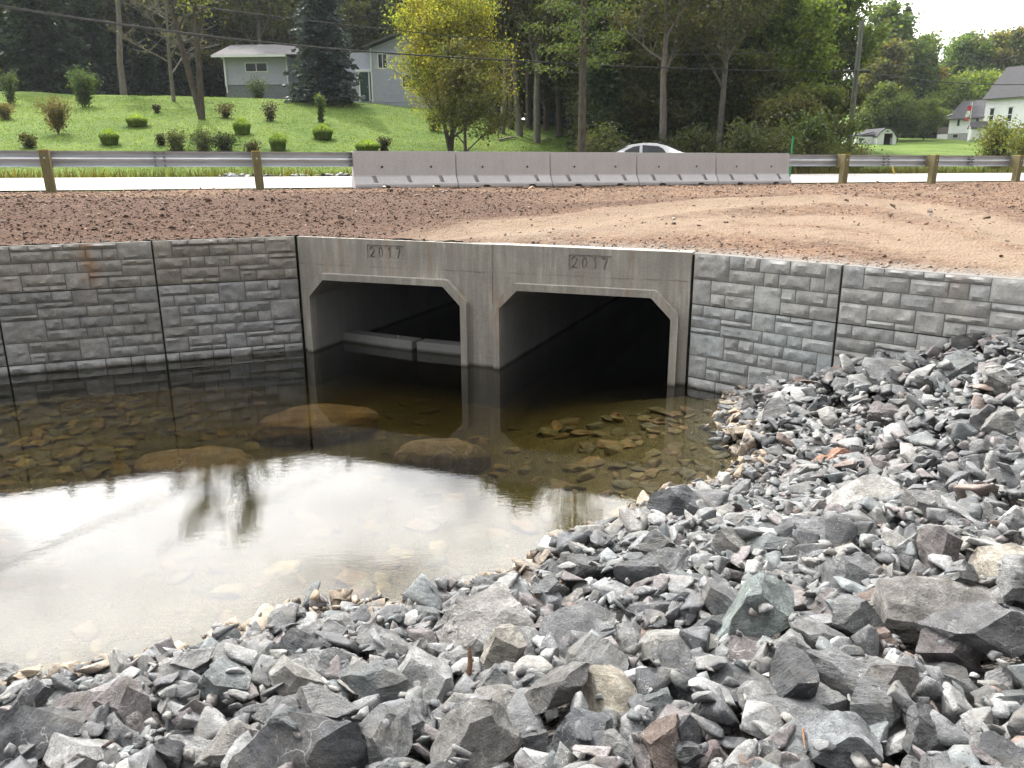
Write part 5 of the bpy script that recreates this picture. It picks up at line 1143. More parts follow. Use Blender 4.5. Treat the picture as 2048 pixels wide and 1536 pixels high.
# little gabled entry
e0, e1 = FX(1940), FX(1975); 
ep = aty(1941, 273, 106.5); ent = empty('entry_porch', (ep.x, 106.5, ep.z - 0.3), R(-16), 'tiny white gabled outhouse with black roof in front of the farmhouse', 'porch')
w_ = 1.15; mb = MB(); mb.box(0, w_ + 0.9, 0, 1.5, -0.2, 1.35); mb.prism([(0.0, 1.35), (0.75, 2.0), (1.5, 1.35)], 0.0, 0.1, 'x'); mb.build('wall', M['white'], ent)
mb = MB(); mb.prism([(-0.15, 1.25), (0.75, 2.05), (1.65, 1.25), (1.65, 1.4), (0.75, 2.2), (-0.15, 1.4)], -0.12, w_ + 1.0, 'x'); mb.build('roof', M['roof_dark'], ent)
plant('bush', 'bush', 'small dark bush against the tiny white outhouse', PR['bush2'], Vector((aty(1972, 280, 104.5).x, 104.5, aty(1972, 278, 104.5).z)), 0.32, 0, None, (.7, .8, .7), ('stems', 'crown'))
# flagpole with a red and white flag
fp = aty(1937, 262, 104); fpz = TH(fp.x, 104)
fl = empty('flagpole', (fp.x, 104, fpz), 0, 'thin white flagpole with a drooping red and white flag before the white house', 'flagpole')
ptop = aty(1934, 205, 104).z - fpz
mb = MB(); mb.tube([(0, 0, 0), (0, 0, ptop)], [0.04, 0.025], 6); mb.build('pole', M['white'], fl)
def flagpart(z0, z1, mat, nm):
    mb = MB(); n = 5
    for i in range(n):
        for (a, b) in ((i / n, (i + 1) / n),):
            za, zb = z1 + (z0 - z1) * a, z1 + (z0 - z1) * b; f = lambda t, z: (-0.04 - 0.45 * t - 0.25 * (z1_ - z) / 2, 0.08 * math.sin(z * 7 + t * 4), z)
            z1_ = ptop - 0.4; mb.add([f(0, za), f(1, za), f(1, zb), f(0, zb)], [(0, 1, 2, 3)])
    return mb.build(nm, mat, fl, fix=False)
flagpart(ptop - 1.0, ptop - 0.4, M['red'], 'flag_red_band'); flagpart(ptop - 1.75, ptop - 1.0, M['white'], 'flag_white_field'); flagpart(ptop - 2.2, ptop - 1.75, M['red'], 'flag_red_band')
# gambrel barn
bb = gh(1772, 289); YB = bb.y; ub = FPX / YB
barn = empty('gambrel_shed', (bb.x, YB, bb.z), R(6), 'small white gambrel-roofed barn with open black doorway in the field', 'barn')
hw_ = 19.5 / ub; H1 = 13 / ub; prof = [(-hw_, 0), (-hw_, H1), (-hw_ * 0.72, 21 / ub), (-hw_ * 0.25, 28.5 / ub), (hw_ * 0.25, 28.5 / ub), (hw_ * 0.72, 21 / ub), (hw_, H1), (hw_, 0)]
dw0, dw1, dh_ = -0.35, 0.75, 20.5 / ub
mb = MB(); fr = [(-hw_, 0), (dw0, 0), (dw0, dh_), (dw1, dh_), (dw1, 0)] + [(hw_, 0)] + [p for p in prof[::-1][1:-1]]
poly_slab(mb, [fr], 0, 0.08, back=False); mb.box(-hw_, -hw_ + 0.08, 0.08, 4.2, 0, H1); mb.box(hw_ - 0.08, hw_, 0.08, 4.2, 0, H1); mb.build('wall', M['white'], barn)
mb = MB(); mb.box(dw0, dw1, 0.5, 0.55, 0, dh_ + 0.2); mb.build('doorway', M['dark'], barn)  # near-black panel painting the shade inside the doorway
rp = [(p[0] * 1.06, p[1] + 0.02) for p in prof[1:-1]]; rp2 = [(p[0] * 1.1, p[1] + 0.14) for p in prof[1:-1]]
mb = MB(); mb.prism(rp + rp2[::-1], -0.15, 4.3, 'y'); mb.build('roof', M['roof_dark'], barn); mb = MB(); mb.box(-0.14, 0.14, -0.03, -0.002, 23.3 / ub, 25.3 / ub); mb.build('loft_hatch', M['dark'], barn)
mb = MB(); mb.box(-hw_ - 2.2, -hw_ - 0.02, 0.8, 4.0, 0, 0.95); mb.build('lean_to', M['white'], barn); mb = MB(); mb.prism([(-hw_ - 2.4, 0.97), (-hw_, 1.45), (-hw_, 1.55), (-hw_ - 2.4, 1.07)], 0.7, 4.1, 'y'); mb.build('lean_to_roof', M['roof_dark'], barn)

# ------------------------------------------------------------------ utility pole and wires
YP = 50.0; pt = aty(1724, 42, YP); pbz = TH(aty(1704, 290, YP).x, YP)
pole = empty('utility_pole', (pt.x, YP, pbz), 0, 'weathered wooden utility pole carrying the wires', 'utility pole')
H_ = pt.z - pbz
mb = MB(); mb.tube([(0, 0, -0.5), (0, 0, H_ * 0.5), (0, 0, H_)], [0.17, 0.15, 0.12], 10); mb.build('pole', M['pole'], pole, smooth=True)
zc = aty(1718, 143, YP).z - pbz
mb = MB(); mb.tube([(-0.62, -0.1, zc + 0.05), (-0.35, -0.14, zc + 0.03), (0.0, -0.16, zc - 0.02), (0.45, -0.14, zc), (0.7, -0.1, zc + 0.02)], 0.03, 6); mb.tube([(-0.75, -0.1, zc + 0.04), (-0.5, -0.1, zc + 0.05)], 0.09, 8); mb.tube([(0.2, -0.12, zc), (0.75, -0.1, zc)], 0.09, 8); mb.build('splice_cases', M['wire'], pole)
mb = MB(); mb.tube([(0.0, -0.16, zc + 0.35), (0.0, -0.16, zc - 0.6)], 0.025, 6); mb.build('bracket', M['galv_dark'], pole)
def wire(pts, rad, lab):
    P = []
    for (a, b, sag) in pts:
        n = 14
        for i in range(n + 1):
            t = i / n; p = a.lerp(b, t); p.z -= sag * 4 * t * (1 - t); P.append(p)
    mb = MB(); mb.tube(P, rad, 5); tag(mb.build('overhead_wire', M['wire'], smooth=True), lab, 'wire', 'wires running to the utility pole')
pa = Vector((pt.x, YP - 0.1, pbz + zc + 0.02)); pc = Vector((pt.x, YP - 0.1, pbz + zc + 0.30))
def wl2(px, py, y): return aty(px, py, y)
wire([(wl2(-260, -30, 17.5), wl2(0, 12, 20), 0.0), (wl2(0, 12, 20), wl2(450, 76, 26), 0.03), (wl2(450, 76, 26), wl2(790, 107, 31), 0.03), (wl2(790, 107, 31), pa, 0.18)], 0.030, 'thickest wire, sloping from the top left corner to the pole')
wire([(wl2(150, -42, 19.5), wl2(370, 9, 22), 0.0), (wl2(370, 9, 22), wl2(800, 61, 30), 0.03), (wl2(800, 61, 30), wl2(1300, 110, 38), 0.05), (wl2(1300, 110, 38), Vector((pt.x, YP - .1, pbz + zc + 1.2)), 0.05)], 0.015, 'thin upper wire crossing in front of the bungalow trees')
wire([(pa, wl2(2048, 169, 62), 0.25), (wl2(2048, 169, 62), wl2(2300, 180, 68), 0.05)], 0.034, 'wire from the pole sloping down to the right edge')
wire([(pc, wl2(2048, 117, 60), 0.05), (wl2(2048, 117, 60), wl2(2300, 98, 66), 0.0)], 0.018, 'thin wire from the pole rising slightly to the right edge')
# green stake beside the last barrier
gs_ = aty(1583, 310, 24.0); gz = 2.56
st_ = empty('marker_stake', (gs_.x, 24.0, gz), 0, 'bright green marker stake behind the right end of the barriers', 'marker stake')
ztop = aty(1584, 272, 24.0).z - gz
mb = MB(); mb.box(-0.022, 0.022, -0.012, 0.012, 0, ztop); mb.build('stake', M['green'], st_)
d_ = aty(1790, 338, 33.5); mk_ = empty('roadside_marker', (d_.x, 33.5, TH(d_.x, 33.5)), 0.0, 'small leaning yellowish marker post beyond the right guardrail', 'marker post')
mb = MB(); mb.box(-0.03, 0.03, -0.02, 0.02, 0, 0.5, Matrix.Rotation(R(-22), 4, 'Y')); mb.build('post', M['post_top'], mk_)

# ------------------------------------------------------------------ silver sedan
YC = 32.0; ct = aty(1300, 286, YC); cz = ct.z - 1.42
car = empty('parked_car', (aty(1243, 320, YC).x, YC, cz), R(5), 'silver four-door sedan on the road behind the concrete barriers', 'car')
def loft(sections, closed=True):
    mb = MB(); n = len(sections[0]); V = [p for s in sections for p in s]; F = []
    for i in range(len(sections) - 1):
        for k in range(n - (0 if closed else 1)): F.append((i * n + k, i * n + (k + 1) % n, (i + 1) * n + (k + 1) % n, (i + 1) * n + k))
    F += [tuple(range(n))[::-1], tuple(range((len(sections) - 1) * n, len(sections) * n))]; mb.add(V, F); return mb
# x runs from the nose (left, negative) to the tail
body = [(-1.62, .55, .60, .62), (-1.50, .35, .72, .78), (-1.1, .22, .80, .86), (-.45, .20, .90, .89), (.1, .20, .95, .90), (1.2, .20, .96, .90), (2.0, .22, .98, .88), (2.55, .25, 1.00, .84), (2.80, .38, .97, .74)]
secs = []
for (x, zl, zt, hw) in body: secs.append([(x, -hw, zl), (x, -hw * 1.02, (zl + zt) / 2), (x, -hw * 0.97, zt - 0.06), (x, -hw * 0.86, zt), (x, hw * 0.86, zt), (x, hw * 0.97, zt - 0.06), (x, hw * 1.02, (zl + zt) / 2), (x, hw, zl)])
o = loft(secs).build('body', M['car'], car, smooth=True)
cab = [(-.62, .90, .93, .74), (-.2, .90, 1.15, .70), (.25, .92, 1.34, .64), (.75, .93, 1.415, .60), (1.25, .94, 1.40, .60), (1.65, .95, 1.31, .61), (2.1, .96, 1.10, .66), (2.45, .97, .99, .70)]
secs = [[(x, -.80, z0), (x, -hw - .02, z1 - 0.05 * (z1 - z0)), (x, -hw * .8, z1), (x, hw * .8, z1), (x, hw + .02, z1 - 0.05 * (z1 - z0)), (x, .80, z0)] for (x, z0, z1, hw) in cab]
loft(secs).build('roof', M['car'], car, smooth=True)
for sgn in (-1, 1):
    for nm, pts in (('front_window', [(-.28, .965), (.50, .965), (.55, 1.31), (.30, 1.27), (-.02, 1.13)]), ('rear_window', [(.62, .965), (1.62, .975), (1.45, 1.20), (1.28, 1.29), (.66, 1.33)])):
        mb = MB(); f = lambda x, z, o: (x, sgn * (0.815 - (z - .93) / (1.37 - .93) * 0.19 + o), z); n = len(pts)
        mb.add([f(x, z, 0.012) for x, z in pts] + [f(x, z, -0.03) for x, z in pts], [tuple(range(n)), tuple(range(2 * n - 1, n - 1, -1))] + [(i, (i + 1) % n, n + (i + 1) % n, n + i) for i in range(n)]); mb.build('window', M['glass'], car)
    mb = MB(); mb.prism([(-.30, 0.98), (-.12, 0.98), (-.10, 1.09), (-.26, 1.10)], sgn * 0.93 - 0.07, sgn * 0.93 + 0.07, 'y'); mb.build('mirror', M['car'], car, bevel=0.02)
    for wxx in (-1.0, 1.85):
        mb = MB(); mb.tube([(wxx, sgn * 0.70, 0.32), (wxx, sgn * 0.89, 0.32)], 0.32, 20); wh = mb.build('wheel', M['rubber'], car); mb = MB(); mb.tube([(wxx, sgn * 0.885, 0.32), (wxx, sgn * 0.90, 0.32)], 0.20, 14); mb.build('rim', M['rim'], wh)
    mb = MB(); mb.box(2.62, 2.83, sgn * .70 - .10, sgn * .70 + .10, .72, .90); mb.build('tail_light', M['redglass'], car, bevel=0.02)
    mb = MB(); mb.box(-1.60, -1.42, sgn * .60 - .12, sgn * .60 + .12, .58, .70); mb.build('headlight', M['lamp'], car, bevel=0.02)
mb = MB(); mb.add([(-.60, -.66, .945), (-.60, .66, .945), (.12, .58, 1.305), (.12, -.58, 1.305)], [(0, 1, 2, 3)]); mb.v = [(a, b, c + .015) for a, b, c in mb.v]; mb.build('windscreen', M['glass'], car)
mb = MB(); mb.add([(1.72, -.56, 1.295), (1.72, .56, 1.295), (2.38, .62, 1.025), (2.38, -.62, 1.025)], [(0, 1, 2, 3)]); mb.v = [(a, b, c + .015) for a, b, c in mb.v]; mb.build('rear_screen', M['glass'], car)
# stone apron on the far ditch side, seen below the left rail next to the barriers
its = []
for i in range(420):
    a_ = gpt(random.uniform(-6.5, -1.2), random.uniform(9.5, 12.6)); z_ = TH(a_.x, a_.y); its.append(((a_.x, a_.y, z_ + 0.05), random.uniform(0.07, 0.2), i))
APRON = its
# ------------------------------------------------------------------ quarried stones
def hull_rock(seed, dims, cuts=13, sub=3, amp=0.035, slab=False):
    r = random.Random(seed); bm = bmesh.new(); bmesh.ops.create_cube(bm, size=2.0)
    for i in range(cuts):
        n = Vector((r.gauss(0, 1), r.gauss(0, 1), r.gauss(0, 1) * (0.55 if slab else 1.0))).normalized()
        if slab and abs(n.z) > 0.75: continue
        d = r.uniform(0.60, 0.98) * (0.9 + 0.35 * max(abs(n.x), abs(n.y), abs(n.z)) - 0.2)
        g_ = bmesh.ops.bisect_plane(bm, geom=bm.verts[:] + bm.edges[:] + bm.faces[:], plane_co=n * d, plane_no=n, clear_outer=True)
        ed = [e for e in g_['geom_cut'] if isinstance(e, bmesh.types.BMEdge)]
        if ed: bmesh.ops.edgeloop_fill(bm, edges=ed)
    bmesh.ops.remove_doubles(bm, verts=bm.verts, dist=0.03)
    sh = (r.uniform(-0.25, 0.25), r.uniform(-0.25, 0.25))
    tp = r.uniform(0.0, 0.35)
    for v in bm.verts:
        t = 1 - tp * (v.co.z * 0.5 + 0.5); v.co.x = v.co.x * t + sh[0] * v.co.z; v.co.y = v.co.y * t + sh[1] * v.co.z
        v.co.x *= dims[0]; v.co.y *= dims[1]; v.co.z *= dims[2]
    bmesh.ops.triangulate(bm, faces=bm.faces[:])
    if sub:
        # split only long edges so facets get even detail
        for _ in range(sub + 1):
            L = [e for e in bm.edges if e.calc_length() > 0.20 / (1 if sub < 3 else 1.3)]
            if not L: break
            bmesh.ops.subdivide_edges(bm, edges=L, cuts=1); bmesh.ops.triangulate(bm, faces=[f for f in bm.faces if len(f.verts) > 3])
        bm.normal_update(); ax = Vector((r.gauss(0, 1), r.gauss(0, 1), 2.5)).normalized(); o = Vector((seed * 3.3, seed * 1.1, 0))
        mv = []
        for v in bm.verts:
            p = v.co; st = p.dot(ax)
            n1 = noise.fractal(p * 1.7 + o, 1.0, 2.1, 5); n2 = noise.noise(Vector((p.x * 1.3, p.y * 1.3, st * 9)) + o)
            cl = noise.cell(p * 3.1 + o + Vector((0, 0, st)))
            mv.append(v.normal * (amp * (1.3 * n1 + 0.55 * n2) - 0.4 * amp * (1 if cl > 0.35 else 0)))
        for v, m_ in zip(bm.verts, mv): v.co += m_
    bm.normal_update(); me = bpy.data.meshes.new('stone'); bm.to_mesh(me); bm.free()
    if sub:
        me.polygons.foreach_set('use_smooth', [True] * len(me.polygons)); me.set_sharp_from_angle(angle=R(24))
    return me
SHP = {'blocky': ((1, 0.78, 0.62), False), 'slab': ((1, 0.72, 0.24), True), 'wedge': ((1, 0.62, 0.48), False), 'long': ((1, 0.42, 0.36), False), 'chunky': ((1, 0.9, 0.8), False)}
HI = {k: [hull_rock(31 * i + 7 * j, (d[0], d[1] * random.uniform(0.85, 1.1), d[2] * random.uniform(0.85, 1.15)), 13 if sl else 15, 3, 0.058, sl) for j in range(8)] for i, (k, (d, sl)) in enumerate(SHP.items())}
for k in HI:
    for me_ in HI[k]: me_.materials.append(M['rock'])
LO = []
for j in range(18):
    k = random.choice(['blocky', 'slab', 'wedge', 'long', 'slab']); d_, sl = SHP[k]
    m1 = hull_rock(900 + j, d_, 8, 0, 0, sl); m2 = hull_rock(900 + j, d_, 8, 1, 0.022, sl)
    tri = []
    for m_ in (m1, m2):
        m_.calc_loop_triangles(); V = np.array([v.co[:] for v in m_.vertices]); F = np.array([t.vertices[:] for t in m_.loop_triangles]); tri.append((V, F))
    LO.append((tri, k, d_)); bpy.data.meshes.remove(m1); bpy.data.meshes.remove(m2)
PALETTE = [((0.200, 0.205, 0.205), 'mid grey', 30), ((0.290, 0.290, 0.280), 'pale grey', 20), ((0.125, 0.130, 0.138), 'dark slate grey', 20), ((0.175, 0.198, 0.198), 'greenish grey', 12),
           ((0.205, 0.175, 0.170), 'purplish grey', 12), ((0.33, 0.315, 0.28), 'buff grey', 7), ((0.40, 0.40, 0.39), 'whitish', 5), ((0.27, 0.185, 0.14), 'rust-brown', 2)]
PALETTE = [(tuple((0.72 * v + 0.28 * sum(c) / 3) * m * 0.9 for v, m in zip(c, (0.985, 1.0, 1.03))), n_, w_) for c, n_, w_ in PALETTE]
PW = np.array([p[2] for p in PALETTE], float); PW /= PW.sum()
# height raster of the pile
X0, Y0, RES, NXR, NYR = -6.0, 0.2, 0.025, 560, 480
gx, gy = np.meshgrid(X0 + np.arange(NXR) * RES, Y0 + np.arange(NYR) * RES); HM = bed_z(gx, gy)
BEH = gy > wall_y(gx) - 0.05
def place(x, y, rad, dims, sink, drop=0.45):
    """drops a stone on the pile; returns the height of its centre and books its room"""
    i0, i1 = int((x - rad - X0) / RES), int((x + rad - X0) / RES) + 1; j0, j1 = int((y - rad - Y0) / RES), int((y + rad - Y0) / RES) + 1
    i0, j0 = max(i0, 0), max(j0, 0); i1, j1 = min(i1, NXR), min(j1, NYR)
    if i1 - i0 < 1 or j1 - j0 < 1: return None
    sub = HM[j0:j1, i0:i1]; rr = ((gx[j0:j1, i0:i1] - x) ** 2 + (gy[j0:j1, i0:i1] - y) ** 2) / (rad * rad); m = rr < 0.7
    if not m.any(): return None
    base = np.quantile(sub[m], drop); h = dims[2] * rad
    top = base - sink * h + 2 * h * np.sqrt(np.clip(1 - rr, 0, 1)) * 0.85
    HM[j0:j1, i0:i1] = np.maximum(sub, np.where(rr < 1, top, -9)); return base + h * (1 - sink)
STONES = []          # dict: pos, rad, dims, shape, colour index, rot, label
def add_stone(x, y, rad, shape, ci, rot, sink=0.35, drop=0.45, label=None, scale_z=1.0, col=None):
    d_ = SHP[shape][0]; zc = place(x, y, rad * 0.85, d_, sink, drop)
    if zc is None: return None
    st = dict(p=(x, y, zc), rad=rad, shape=shape, ci=ci, rot=rot, label=label, col=col); STONES.append(st); return st
BFN = lambda x, y: float(bed_z(x, y))
# notable stones, found in the photograph: px, py, width in px, shape, colour, yaw, tilt x, tilt y, label
HERO = [
 (968, 1268, 228, 'slab', (0.27, 0.262, 0.25), 5, 8, -4, 'largest flat-topped grey slab in the foreground, its shaded front face undercut', 0.55),
 (1005, 1318, 105, 'chunky', (0.36, 0.34, 0.30), 40, 25, 10, 'buff angular stone with a thin white vein, in front of the largest flat slab', 0.5),
 (1222, 1392, 180, 'slab', (0.33, 0.30, 0.24), -25, 32, 18, 'big tilted slab with rust and yellow patches on its smooth face', 0.6),
 (1365, 1298, 190, 'long', (0.31, 0.31, 0.29), 6, 6, 0, 'long pale grey stone lying level with a shaded hollow under it', 0.55),
 (1515, 1245, 165, 'blocky', (0.21, 0.245, 0.24), 20, 12, -8, 'broad greenish grey boulder with white scratches', 0.6),
 (1872, 1232, 190, 'wedge', (0.25, 0.24, 0.225), -12, 38, 5, 'arched brownish grey boulder with a smooth face near the right edge', 0.6),
 (1975, 1290, 150, 'blocky', (0.145, 0.145, 0.15), 15, 10, 8, 'dark blocky boulder beside the arched brownish one at the right edge', 0.6),
 (745, 1395, 150, 'wedge', (0.17, 0.185, 0.19), -10, 12, 12, 'dark wedge with a glossy black-green front face and paler top', 0.55),
 (955, 1500, 175, 'blocky', (0.235, 0.23, 0.22), 10, 30, -5, 'large rough grey boulder at the bottom edge below the flat slab', 0.55),
 (1165, 1472, 140, 'chunky', (0.13, 0.14, 0.155), -15, 20, 8, 'big rounded dark blue-grey slate boulder near the bottom edge', 0.55),
 (1060, 1462, 88, 'chunky', (0.135, 0.14, 0.15), 30, 20, 0, 'smaller dark slate boulder leaning against the big rounded one', 0.5),
 (1120, 1410, 140, 'wedge', (0.18, 0.175, 0.17), 30, 25, -20, 'brownish grey wedge leaning left of the rust-patched slab', 0.55),
 (1556, 828, 78, 'blocky', (0.47, 0.47, 0.46), 10, 8, -6, 'bright whitish block where the water meets the right wall', 0.4),
 (1486, 828, 48, 'chunky', (0.30, 0.30, 0.29), 0, 8, -6, 'grey block at the waterline touching the right wall', 0.4),
 (1675, 922, 68, 'blocky', (0.38, 0.20, 0.13), 8, 8, -6, 'only orange-pink stone on the bank', 0.3),
 (2020, 1120, 150, 'slab', (0.40, 0.365, 0.31), 5, 30, 0, 'tall pale buff slab cut off by the right edge', 0.5),
 (1425, 1480, 120, 'wedge', (0.20, 0.165, 0.165), 60, 35, 15, 'purplish brown pointed stone standing up near the bottom edge', 0.45),
 (1048, 1153, 78, 'slab', (0.125, 0.125, 0.13), 0, 2, 0, 'dark flat stone sitting at the waterline', 0.3),
 (592, 1368, 105, 'blocky', (0.34, 0.335, 0.315), -20, 12, 8, 'pale flat-faced stone near the left end of the bank', 0.5),
 (762, 1335, 72, 'slab', (0.34, 0.25, 0.215), 10, 22, 0, 'pinkish flat stone between the slab and the left end of the bank', 0.3),
 (1735, 1010, 130, 'slab', (0.36, 0.355, 0.34), 25, 20, -10, 'pale grey slab tilted towards the water, in the middle of the bank', 0.45),
 (1850, 980, 95, 'slab', (0.15, 0.125, 0.12), -10, 20, 5, 'dark brown flaky slab with red dirt lying on it', 0.4),
 (1675, 1495, 150, 'blocky', (0.25, 0.265, 0.28), 5, 30, -12, 'large blue-grey block with a whitened top at the bottom edge', 0.5),
 (2000, 775, 72, 'blocky', (0.37, 0.365, 0.35), -10, 20, 8, 'pale block high on the heap against the right wall', 0.4),
 (1975, 840, 90, 'wedge', (0.12, 0.12, 0.125), 35, 35, 10, 'dark smooth wedge on the heap against the right wall', 0.5),
 (2000, 872, 70, 'blocky', (0.27, 0.27, 0.26), 5, 15, 0, 'grey square-edged block right of the dark wedge', 0.5),
 (170, 1510, 120, 'blocky', (0.42, 0.42, 0.42), 20, 32, 20, 'grey stone with a brilliant white face in the bottom left corner', 0.5),
 (470, 1505, 130, 'blocky', (0.29, 0.28, 0.265), -5, 25, -10, 'broad pale boulder at the bottom edge, left of the middle', 0.5),
 (1890, 1330, 85, 'slab', (0.15, 0.15, 0.155), -20, 12, 0, 'thin dark slab lying just below the arched boulder', 0.3),
 (1770, 1400, 95, 'chunky', (0.21, 0.20, 0.19), 0, 20, 10, 'grey boulder in the patch of small brown chips', 0.5),
 (1870, 1010, 120, 'wedge', (0.22, 0.22, 0.22), 10, 20, 15, 'long grey blade pointing left in the upper right of the bank', 0.4),
 (1610, 1050, 60, 'slab', (0.10, 0.12, 0.14), 0, 10, 0, 'dark blue flat stone beside pale slabs', 0.3),
 (35, 1362, 62, 'slab', (0.12, 0.10, 0.07), 20, 12, 10, 'dark wet stone standing in the shallows at the left edge', 0.3),
 (420, 1285, 95, 'slab', (0.40, 0.31, 0.20), 25, 3, 2, 'long flat tan stone at the waterline', 0.3),
 (1258, 1048, 60, 'slab', (0.42, 0.33, 0.235), 10, 3, 0, 'flat tan stone at the waterline near the dry rocks', 0.3),
]
BFN2 = lambda x, y: float(bed_z(x, y)) + 0.13
HEROXY = []
for h in HERO:
    p = hit(h[0], h[1], BFN2, 1.5, 20, 0.03); HEROXY.append((p.x, p.y, h[2] * (p - Vector((0, 0, CAMZ))).length / FPX / 2 * 1.08))
def scatter(n, rlo, rhi, smin, smax, sink, drop, tries=3, tilt=22, prot=0.93):
    k = 0
    for _ in range(n):
        best = None
        for _t in range(tries):
            x = random.uniform(-4.6, 6.9); y = random.uniform(1.2, 10.4)
            # keep to what the picture or a step aside can see
            if abs(x) > 0.80 * (y + 0.6) + 0.9: continue
            i, j = int((x - X0) / RES), int((y - Y0) / RES)
            if BEH[j, i]: continue
            s = SMAP[j, i]
            if s < smin or s > smax: continue
            if prot and any(abs(x - hx) < hr * 0.85 and -hr * (0.9 if rhi > 0.15 else 0.55) < y - hy < hr * 0.6 for hx, hy, hr in HEROXY) and random.random() < prot: continue
            hgt = HM[j, i] - BM[j, i]
            if rhi < 0.15 and hgt > 0.24 and random.random() < 0.85: continue
            if best is None or hgt < best[0]: best = (hgt, x, y)
        if best is None: continue
        _, x, y = best; u = random.random(); rad = rlo * (rhi / rlo) ** (u ** 1.35)
        if y - 0 > 0 and (float(wall_y(x)) - y) < rad * 0.8: continue
        shp = random.choices(['blocky', 'slab', 'wedge', 'long', 'chunky'], [3, 3.4, 3, 1.2, 1.2])[0]
        add_stone(x, y, rad, shp, int(rng.choice(len(PALETTE), p=PW)), (R(random.gauss(0, tilt)), R(random.gauss(0, tilt)), random.uniform(0, 6.28)), sink, drop); k += 1
    return k
SMAP = shore_s(gx, gy); BM = bed_z(gx, gy)
scatter(150, 0.18, 0.33, 0.3, 9, 0.30, 0.55, 8)
scatter(2300, 0.085, 0.185, 0.03, 9, 0.2, 0.5, 7)
N0 = len(STONES)
for h in HERO:
    px, py, w, shp, col, yw, tx, ty, lab, drop = h
    p = hit(px, py, BFN2, 1.5, 20, 0.03); dist = (p - Vector((0, 0, CAMZ))).length; rad = w * dist / FPX / 2 * 1.08
    add_stone(p.x, p.y, rad, shp, 0, (R(tx * 0.8), R(ty), R(yw)), 0.2, min(0.9, drop + 0.2), lab, col=col)
STONES = STONES[N0:] + STONES[:N0]; NHERO = len(HERO)
scatter(2600, 0.045, 0.10, -0.10, 9, 0.2, 0.5, 7, 26, 0.8)
scatter(3200, 0.018, 0.045, -0.12, 9, 0.05, 0.5, 7, 30, 0.8)
scatter(700, 0.03, 0.10, -0.22, 0.28, 0.2, 0.5, 3, 15, 0.5)          # smaller stones along the waterline
# which show largest: 300 individuals, the rest one heap of chips
for st in STONES:
    v = project(st['p']); st['vis'] = -1.0
    if v and -60 < v[0] < 2108 and 500 < v[1] < 1600: st['vis'] = st['rad'] / v[2] * (1.0 if st['shape'] != 'slab' else 0.95)
    st['px'] = v
for st in STONES[:NHERO]: st['vis'] = 99
order = sorted(range(len(STONES)), key=lambda i: -STONES[i]['vis'])
IND = [STONES[i] for i in order[:296]]; REST = [STONES[i] for i in order[296:]]
# labels for the individual stones: look + the nearest notable stone + side
SHORT = ['the largest flat slab', 'the white-veined buff stone', 'the rust-patched tilted slab', 'the long level pale stone', 'the broad greenish boulder', 'the arched brownish boulder', 'the dark right-edge boulder',
 'the black-green fronted wedge', 'the rough boulder at the bottom edge', 'the big dark slate boulder', None, None, 'the white block by the wall', None, 'the orange-pink stone', 'the tall pale buff slab', 'the purplish pointed stone',
 'the dark flat waterline stone', 'the pale flat-faced stone', 'the pinkish flat stone', 'the pale slab tilted to the water', 'the brown flaky slab', 'the white-topped blue-grey block', 'the pale block high on the heap', 'the dark smooth wedge', None,
 'the white-faced corner stone', 'the broad pale boulder', None, 'the grey boulder among brown chips', 'the long grey blade', 'the dark blue flat stone', 'the dark wet stone', 'the long tan waterline stone', 'the tan stone at the waterline']
WORD = {'blocky': 'blocky stone', 'slab': 'flat stone', 'wedge': 'wedge-shaped stone', 'long': 'elongated stone', 'chunky': 'chunky stone'}
marks = [(STONES[i], SHORT[i]) for i in range(NHERO) if SHORT[i]]

byl = defaultdict(list)
for st in IND:
    if st['label']: continue
    bx = min(marks, key=lambda m: math.hypot(m[0]['px'][0] - st['px'][0], (m[0]['px'][1] - st['px'][1]) * 1.3))
    dx = st['px'][0] - bx[0]['px'][0]; dy = st['px'][1] - bx[0]['px'][1]
    side = ('right of' if dx > 0 else 'left of') if abs(dx) > abs(dy) else ('in front of' if dy > 0 else 'behind')
    byl[(PALETTE[st['ci']][1], WORD[st['shape']], side, bx[1])].append(st)
ORD = ['largest', 'second largest', 'third largest', 'fourth largest', 'fifth largest', 'sixth largest', 'seventh largest', 'eighth largest', 'ninth largest', 'tenth largest']
for (cw, sw, side, mk), lst in byl.items():
    lst.sort(key=lambda s: -s['vis'])
    for i, st in enumerate(lst):
        st['label'] = f'{cw} {sw} {side} {mk}' if len(lst) == 1 else f'{ORD[min(i, 9)]} {cw} {sw} {side} {mk}'
for n_, st in enumerate(IND):
    me_ = HI[st['shape']][n_ % 8] if n_ >= 0 else None
    o = bpy.data.objects.new('stone', me_); COL.objects.link(o)
    o.location = st['p']; o.rotation_euler = st['rot']; s_ = st['rad']; o.scale = (s_, s_, s_)
    c_ = st['col'] or PALETTE[st['ci']][0]; j_ = random.uniform(0.85, 1.15) if not st['col'] else 1.0
    o.color = (c_[0] * j_, c_[1] * j_, c_[2] * j_, 1)
    tag(o, st['label'], 'stone', 'quarried stones on the bank')
def rotm(e):
    cx, sx, cy_, sy, cz, sz = math.cos(e[0]), math.sin(e[0]), math.cos(e[1]), math.sin(e[1]), math.cos(e[2]), math.sin(e[2])
    return np.array([[cy_ * cz, sx * sy * cz - cx * sz, cx * sy * cz + sx * sz], [cy_ * sz, sx * sy * sz + cx * cz, cx * sy * sz - sx * cz], [-sy, sx * cy_, cx * cy_]])
